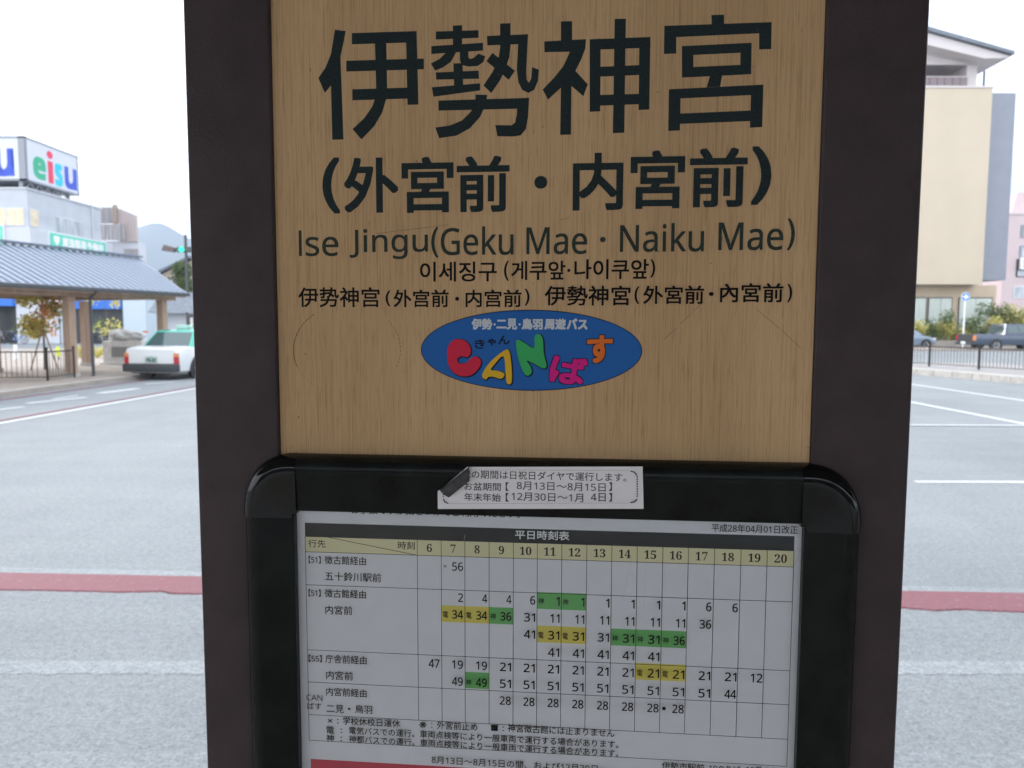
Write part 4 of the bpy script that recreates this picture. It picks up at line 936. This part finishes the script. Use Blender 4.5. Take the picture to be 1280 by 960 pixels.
for i, px in enumerate((-2, 8, 17, 25, 117, 123, 129)):
    p = Q(px, 428, 57.5); bicycle((p.x, 57.3+(i % 3)*.4, 0), R(60+(i*37) % 50), '%s bicycle, %s' % (cols_[i % 5][0], ['outermost left under the blue awning', 'second from the left under the awning', 'beside the mullion under the awning', 'next to the white wall panel', 'just right of the middle walkway post', 'in the middle right of the walkway post', 'nearest the stone monument'][i]), cols_[i % 5][1])
# bollard and small yellow marker
bo = empty('bollard', G(20, 449, .12), 0, 'short white bollard behind the railing at far left', 'bollard'); MB().tube((0, 0, 0), (0, 0, .62), .07).build('post', M['bwhite'], bo); MB().tube((0, 0, .62), (0, 0, .68), .055).build('cap', M['steel'], bo)
ym = empty('marker_flag', G(73, 450, .12), 0, 'small fluorescent yellow marker near the young maple', 'marker'); MB().box(-.07, .07, -.02, .02, .15, .55).build('flag', mat('fluorescent yellow', (.75,.85,.05), .5), ym); MB().tube((0, .03, 0), (0, .03, .5), .02).build('pole', M['steel'], ym)
# traffic light
sg = Q(227, 312, 52); ts = empty('traffic_light', (sg.x+.25, sg.y, 0), 0, 'horizontal traffic light showing green on a grey pole', 'traffic light')
MB().tube((0, .1, 0), (0, .1, sg.z+1.0), .10).build('pole', M['steel'], ts)
MB().tube((0, .1, sg.z), (-1.4, 0, sg.z+.15), .05).build('arm', M['steel'], ts)
hd = MB().box(-.55, .5, -.12, .05, sg.z-.2, sg.z+.2).build('housing', M['steel'], ts, bevel=.08)
MB().tube((-.20, -.16, sg.z), (-.20, -.121, sg.z), .19, n=20).build('green_lamp', emit('lit green lamp', (.02,.60,.32), .45), hd)
h2_ = MB().prism([(-1.55, sg.z-.08), (-.7, sg.z-.2), (-.65, sg.z+.12), (-1.35, sg.z+.32)], 'y', -.3, .2).build('housing', mat('brown signal back', (.12,.09,.085), .5), ts, bevel=.05)
# beige house and tiled roof outbuilding
M['beige'] = mat('beige render', (.52,.44,.34), .8, 0, .05, 1); M['tiles'] = mat('grey roof tiles', (.16,.18,.21), .6, 0, .15, 4)
hs = empty('beige_house', (-34.5, 80, 0), R(-8), 'beige gabled house partly hidden by the pillar at the left', 'house')
MB().prism([(-4.2, 0), (4.2, 0), (4.2, 6.6), (.4, 8.3), (-4.2, 6.4)], 'y', 0, 9).build('wall', M['beige'], hs)
for a, b in (((-4.8, 6.25), (.4, 8.5)), ((.4, 8.5), (4.8, 6.3))): MB().prism([a, b, (b[0], b[1]+.25), (a[0], a[1]+.25)], 'y', -.5, 9.4).build('roof', M['tiles'], hs)
bwin(hs, -.6, .6, 4.8, 5.8, 'front', 0, None, 2)
ob = empty('tiled_gatehouse', (-21.6, 50, 0), R(5), 'low outbuilding with dark tiled roof behind the taxi', 'building')
MB().box(-1.6, 3, 0, 3, 0, 2.3).build('wall', M['bwall'], ob)
MB().prism([(-.8, 2.3), (1.5, 3.75), (3.8, 2.3)], 'x', -2.4, 4).build('roof', M['tiles'], ob)
MB().box(-2.0, -1.7, -.3, 0, 0, 2.2).build('post', M['timber'], ob)
MB().box(.4, .62, -.5, -.28, 0, 2.2).build('post', M['timber'], ob)
# hills
def hill(y, xs, zf, name='hill', mt=None):
    rows_ = []
    for j, (f_, dy) in enumerate(((0, -500), (.6, -230), (1, 0), (.5, 300), (0, 800))):
        rows_.append([(x, y+dy, zf(x)*f_) for x in xs])
    MB().grid(rows_).build(name, mt or M['leaf_d'], kind='structure', smooth='all')
xs = [-2200 + i*40 for i in range(112)]
hill(3000, xs, lambda x: 40 + 300*math.exp(-((x+1480)/260)**2) + 150*math.exp(-((x+1150)/300)**2) + 60*math.exp(-((x+200)/500)**2) + 12*mnoise.noise(Vector((x/90, 0, 0))))
# ================================================================== RIGHT BACKGROUND
M['cream'] = mat('cream wall render', (.56,.475,.36), .8, 0, .03, .4); M['cream2'] = mat('deeper cream render', (.50,.40,.29), .8, 0, .04, 1); M['white_r'] = mat('white render', (.62,.57,.56), .8, 0, .03, 1)
M['greyblue'] = mat('grey blue cladding', (.25,.27,.315), .6, 0, .04, 1); M['purple'] = mat('brown purple balcony panel', (.22,.17,.18), .5)
D0 = 60
def xx(px, D=D0): return Q(px, 404, D).x
def zz(py, D=D0): return Q(1200, py, D).z
hb = empty('hotel_building', (xx(1160), D0, 0), 0, 'tall cream building with gabled top balcony right of the pillar', 'building'); ox = hb.location.x
rx = Q(1234, 240, 60).x-ox
MB().box(-14, rx, 0, 12, zz(355.5), zz(110)).build('wall', M['cream'], hb)
MB().box(-14, rx+.1, -.08, 12.1, zz(110)+.002, zz(110)+.15).build('coping', M['white_r'], hb)
MB().box(-14, Q(1244, 390, 61.2).x-ox, 1.2, 11, 0, zz(355.5)-.003).build('lower_wall', M['cream2'], hb)
MB().box(rx+.002, xx(1254, 62)-ox, 2, 11, zz(350, 62), zz(116, 62)).build('stair_tower', M['greyblue'], hb)
for y in (170, 235): 
    f = MB().box(rx+.1, rx+.8, 1.9, 1.995, zz(y+26, 62), zz(y, 62)).build('window', M['wing'], hb); MB().box(rx+.12, rx+.35, 1.86, 1.895, zz(y+6, 62), zz(y+1, 62)).build('pane', mat('pink sign dot', (.75,.25,.3), .5) if y == 170 else bpy.data.materials['pink sign dot'], f)
for a, b in ((1120, 1158), (1160, 1190), (1198, 1240)):
    xx = lambda q, D=61.1: Q(q, 390, D).x
    f = MB().box(xx(a)-ox, xx(b)-ox, 1.1, 1.15, .4, zz(371)).build('window', M['steel'], hb); mid = (a+b)/2
    for c, d in ((a+.8, mid-.3), (mid+.3, b-1.5)): MB().box(xx(c)-ox, xx(d)-ox, 1.05, 1.09, .5, zz(372.5)).build('pane', mat('pale curtain behind glass', (.50,.55,.50), .2, 0, .06, 3, 0, 60, .6, (4,1,.2)), f)
def xx(px, D=D0): return Q(px, 404, D).x
zb0 = zz(110)+.15
def XZ(px, py, D=60): p = Q(px, py, D); return p.x-ox, p.z
MB().box(-14, XZ(1218, 95)[0], 6, 11, zb0, zz(66)).build('penthouse_wall', M['greyblue'], hb)
MB().box(XZ(1214, 95)[0], XZ(1227, 95)[0], .6, 5.9, zb0, zz(75)).build('column', M['white_r'], hb)
px_ = XZ(1213, 100)[0]
for i in range(9): MB().box(px_-(i+1)*.60, px_-i*.60-.05, .3, .36, zb0, zz(95)).build('balcony_panel', M['purple'], hb)
MB().box(-14, px_, .26, .42, zz(95)+.002, zz(94)).build('handrail', M['white_r'], hb)
A_1, E_1 = XZ(1090, 19.5, 58.8), XZ(1264, 68.5, 58.8)
MB().prism([XZ(1090, 78), XZ(1228, 78), XZ(1228, 73), XZ(1090, 38)], 'y', .5, .8).build('gable_wall', M['white_r'], hb)
MB().prism([A_1, E_1, (E_1[0]-.05, E_1[1]-.15), XZ(1231, 73, 59), XZ(1160, 56, 59), XZ(1090, 38, 59)], 'y', -1.0, 11).build('gable_eave', M['white_r'], hb)
for sg_ in (1, -1):
    f = lambda p: (A_1[0] + (p[0]-A_1[0])*sg_, p[1])
    MB().prism([f((A_1[0], A_1[1]+.03)), f((E_1[0]+.2, E_1[1]+.02)), f((E_1[0]+.2, E_1[1]+.26)), f((A_1[0], A_1[1]+.36))], 'y', -1.3, 11.3).build('roof', M['tiles'], hb)
MB().tube((xx(1233)-ox, 2, zb0), (xx(1233)-ox, 2, zz(78)), .08).build('downpipe', M['steel'], hb)
# pink building
pb = empty('pink_building', (xx(1252, 78), 78, 0), 0, 'pale pink apartment block with small windows at the right edge', 'building'); ox = pb.location.x; M['pink'] = mat('pale pink render', (.62,.50,.50), .8, 0, .03, .5)
Z = lambda y: zz(y, 78); X = lambda x: xx(x, 78)-ox
MB().box(-.2, 22, 0, 14, 0, Z(268)).build('wall', M['pink'], pb)
MB().box(-.3, 22, -.1, 14, Z(268)+.003, Z(266)).build('parapet', M['white_r'], pb)
MB().box(0, 2.2, 3, 9, Z(266)+.002, Z(257)).build('penthouse', M['greyblue'], pb)
MB().prism([(X(1272), Z(266)+.01), (X(1300), Z(266)+.01), (X(1300), Z(236)), (X(1279), Z(236))], 'y', 2, 6).build('tower', M['pink'], pb)
for y0, y1 in ((281, 297), (307, 322)):
    f = MB().box(X(1269), X(1310), -.06, -.002, Z(y1), Z(y0)).build('window', M['greyblue'], pb)
    for i in range(4): MB().box(X(1271)+i*1.4, X(1271)+i*1.4+1.2, -.08, -.062, Z(y1-1), Z(y0+1.5)).build('pane', M['wing'], f)
f = MB().box(X(1266), X(1310), -.06, -.002, Z(346), Z(324)).build('window', M['steel'], pb); MB().box(X(1268), X(1300), -.08, -.062, Z(345), Z(338)).build('pane', M['wing'], f)
f = MB().box(X(1264), X(1300), -.06, -.002, Z(372.5), Z(357.5)).build('window', M['frame_w'], pb); MB().box(X(1265.2), X(1299), -.08, -.062, Z(371.5), Z(358.5)).build('pane', M['wing'], f)
ws = empty('wall_sign', (X(1268)+ox, 77.7, Z(337)), 0, 'white boxed shop sign on the pink block at the right edge', 'sign'); MB().box(0, 3.5, -.2, .1, 0, Z(322)-Z(337)).build('panel', M['bwhite'], ws, bevel=.05); MB().box(.25, 3.3, -.22, -.203, .2, Z(322)-Z(337)-.2).build('panel_face', M['pink'], ws)
P = Print(-.23); P.text('ビジネス', .35, 3.1, .3, Z(322)-Z(337)-.35); P.build('lettering', M['ink'], ws)
# hedges, sign, wall
hedge('hedge', (xx(1120, 55.5), 55.5), (xx(1240, 55.5), 55.5), 2.3, 1.2, [(M['leaf_y'], .6), (M['leaf'], .4)], 12000, .10, 'loose yellow green hedge below the cream building windows', 0, 11, ((.46, .52, 1.2), (.80, .90, 1.3)))
hedge('hedge', (xx(1241, 56.5), 56.5), (xx(1330, 56.5), 56.5), 3.2, 1.4, [(M['leaf_y'], .45), (M['leaf'], .55)], 10000, .11, 'taller green hedge behind the pickup truck', 0, 21)
bs = Q(1207, 371, 52.2); dsn = empty('road_sign', (bs.x, bs.y, .0), 0, 'round blue road sign with white arrows on a white pole', 'road sign')
MB().tube((0, .04, 0), (-.0, .04, bs.z+.25), .055).build('pole', M['bwhite'], dsn)
MB().tube((0, -.03, bs.z), (0, 0, bs.z), .30, n=24).build('rim', M['bwhite'], dsn)
MB().tube((0, -.045, bs.z), (0, -.0301, bs.z), .27, n=24).build('disc', mat('sign blue', (.02,.20,.65), .4), dsn)
P = Print(-.046)
P.poly([(-.055, bs.z-.2), (.055, bs.z-.2), (.055, bs.z+.02), (.15, bs.z+.02), (0, bs.z+.2), (-.15, bs.z+.02), (-.055, bs.z+.02)])
P.poly([(-.22, bs.z-.06), (-.06, bs.z-.06), (-.06, bs.z+.02), (-.22, bs.z+.02)]); P.poly([(.06, bs.z-.06), (.22, bs.z-.06), (.22, bs.z+.02), (.06, bs.z+.02)])
P.build('arrow', M['bwhite'], dsn)
lw_ = empty('low_wall', (xx(1100, 53.6), 53.6, .12), 0, 'low brownish wall at the foot of the yellow hedge', 'wall'); MB().box(0, 26, 0, .2, 0, .42).build('wall', M['tile_pave'], lw_)

# ---- the far side of the yard behind the pillar
MB().box(-22, 18, 47.5, 52.5, -.1, .12).build('pavement', M['tile_pave'], kind='structure')
hedge('hedge', (-20, 55.5), (26, 55.5), 1.5, 1.2, [(M['leaf'], .6), (M['leaf_d'], .4)], 5000, .14, 'long low green hedge across the yard behind the pillar', 0, 31)
for nm, x, y, w_, d_, h_, mt, lab in (('apartment_building', -26, 95, 16, 12, 12, 'bwall2', 'white flat roofed apartment block hidden behind the left post'),
        ('shop_building', -7, 88, 13, 10, 7, 'beige', 'two storey beige shop building hidden behind the name board'), ('office_building', 8, 92, 12, 12, 10, 'bwall', 'grey office block hidden behind the right post')):
    b_ = empty(nm, (x, y, 0), 0, lab, 'building')
    MB().box(0, w_, 0, d_, 0, h_).build('wall', M[mt], b_); MB().box(-.2, w_+.2, -.2, d_+.2, h_+.002, h_+.3).build('parapet', M['tiles'], b_)
    for fz in range(int(h_/3.1)):
        for fx in range(int(w_/2.8)): bwin(b_, .7+fx*2.8, 2.6+fx*2.8, .9+fz*3.0, 2.4+fz*3.0, 'front', 0, M['glass'], 2)
# ================================================================== AIR
hz = MB().box(-6500, 6500, -62, 4200, -1, 700).mesh('haze')
hm = bpy.data.materials.new('thin pale air'); hm.use_nodes = True; nt = hm.node_tree; nt.nodes.clear()
out = nt.nodes.new('ShaderNodeOutputMaterial'); vol = nt.nodes.new('ShaderNodeVolumePrincipled')
vol.inputs['Color'].default_value = (.66, .80, 1, 1); vol.inputs['Density'].default_value = .00040; vol.inputs['Anisotropy'].default_value = .2
nt.links.new(vol.outputs[0], out.inputs['Volume'])
link('haze', hz, hm, None, 'stuff')
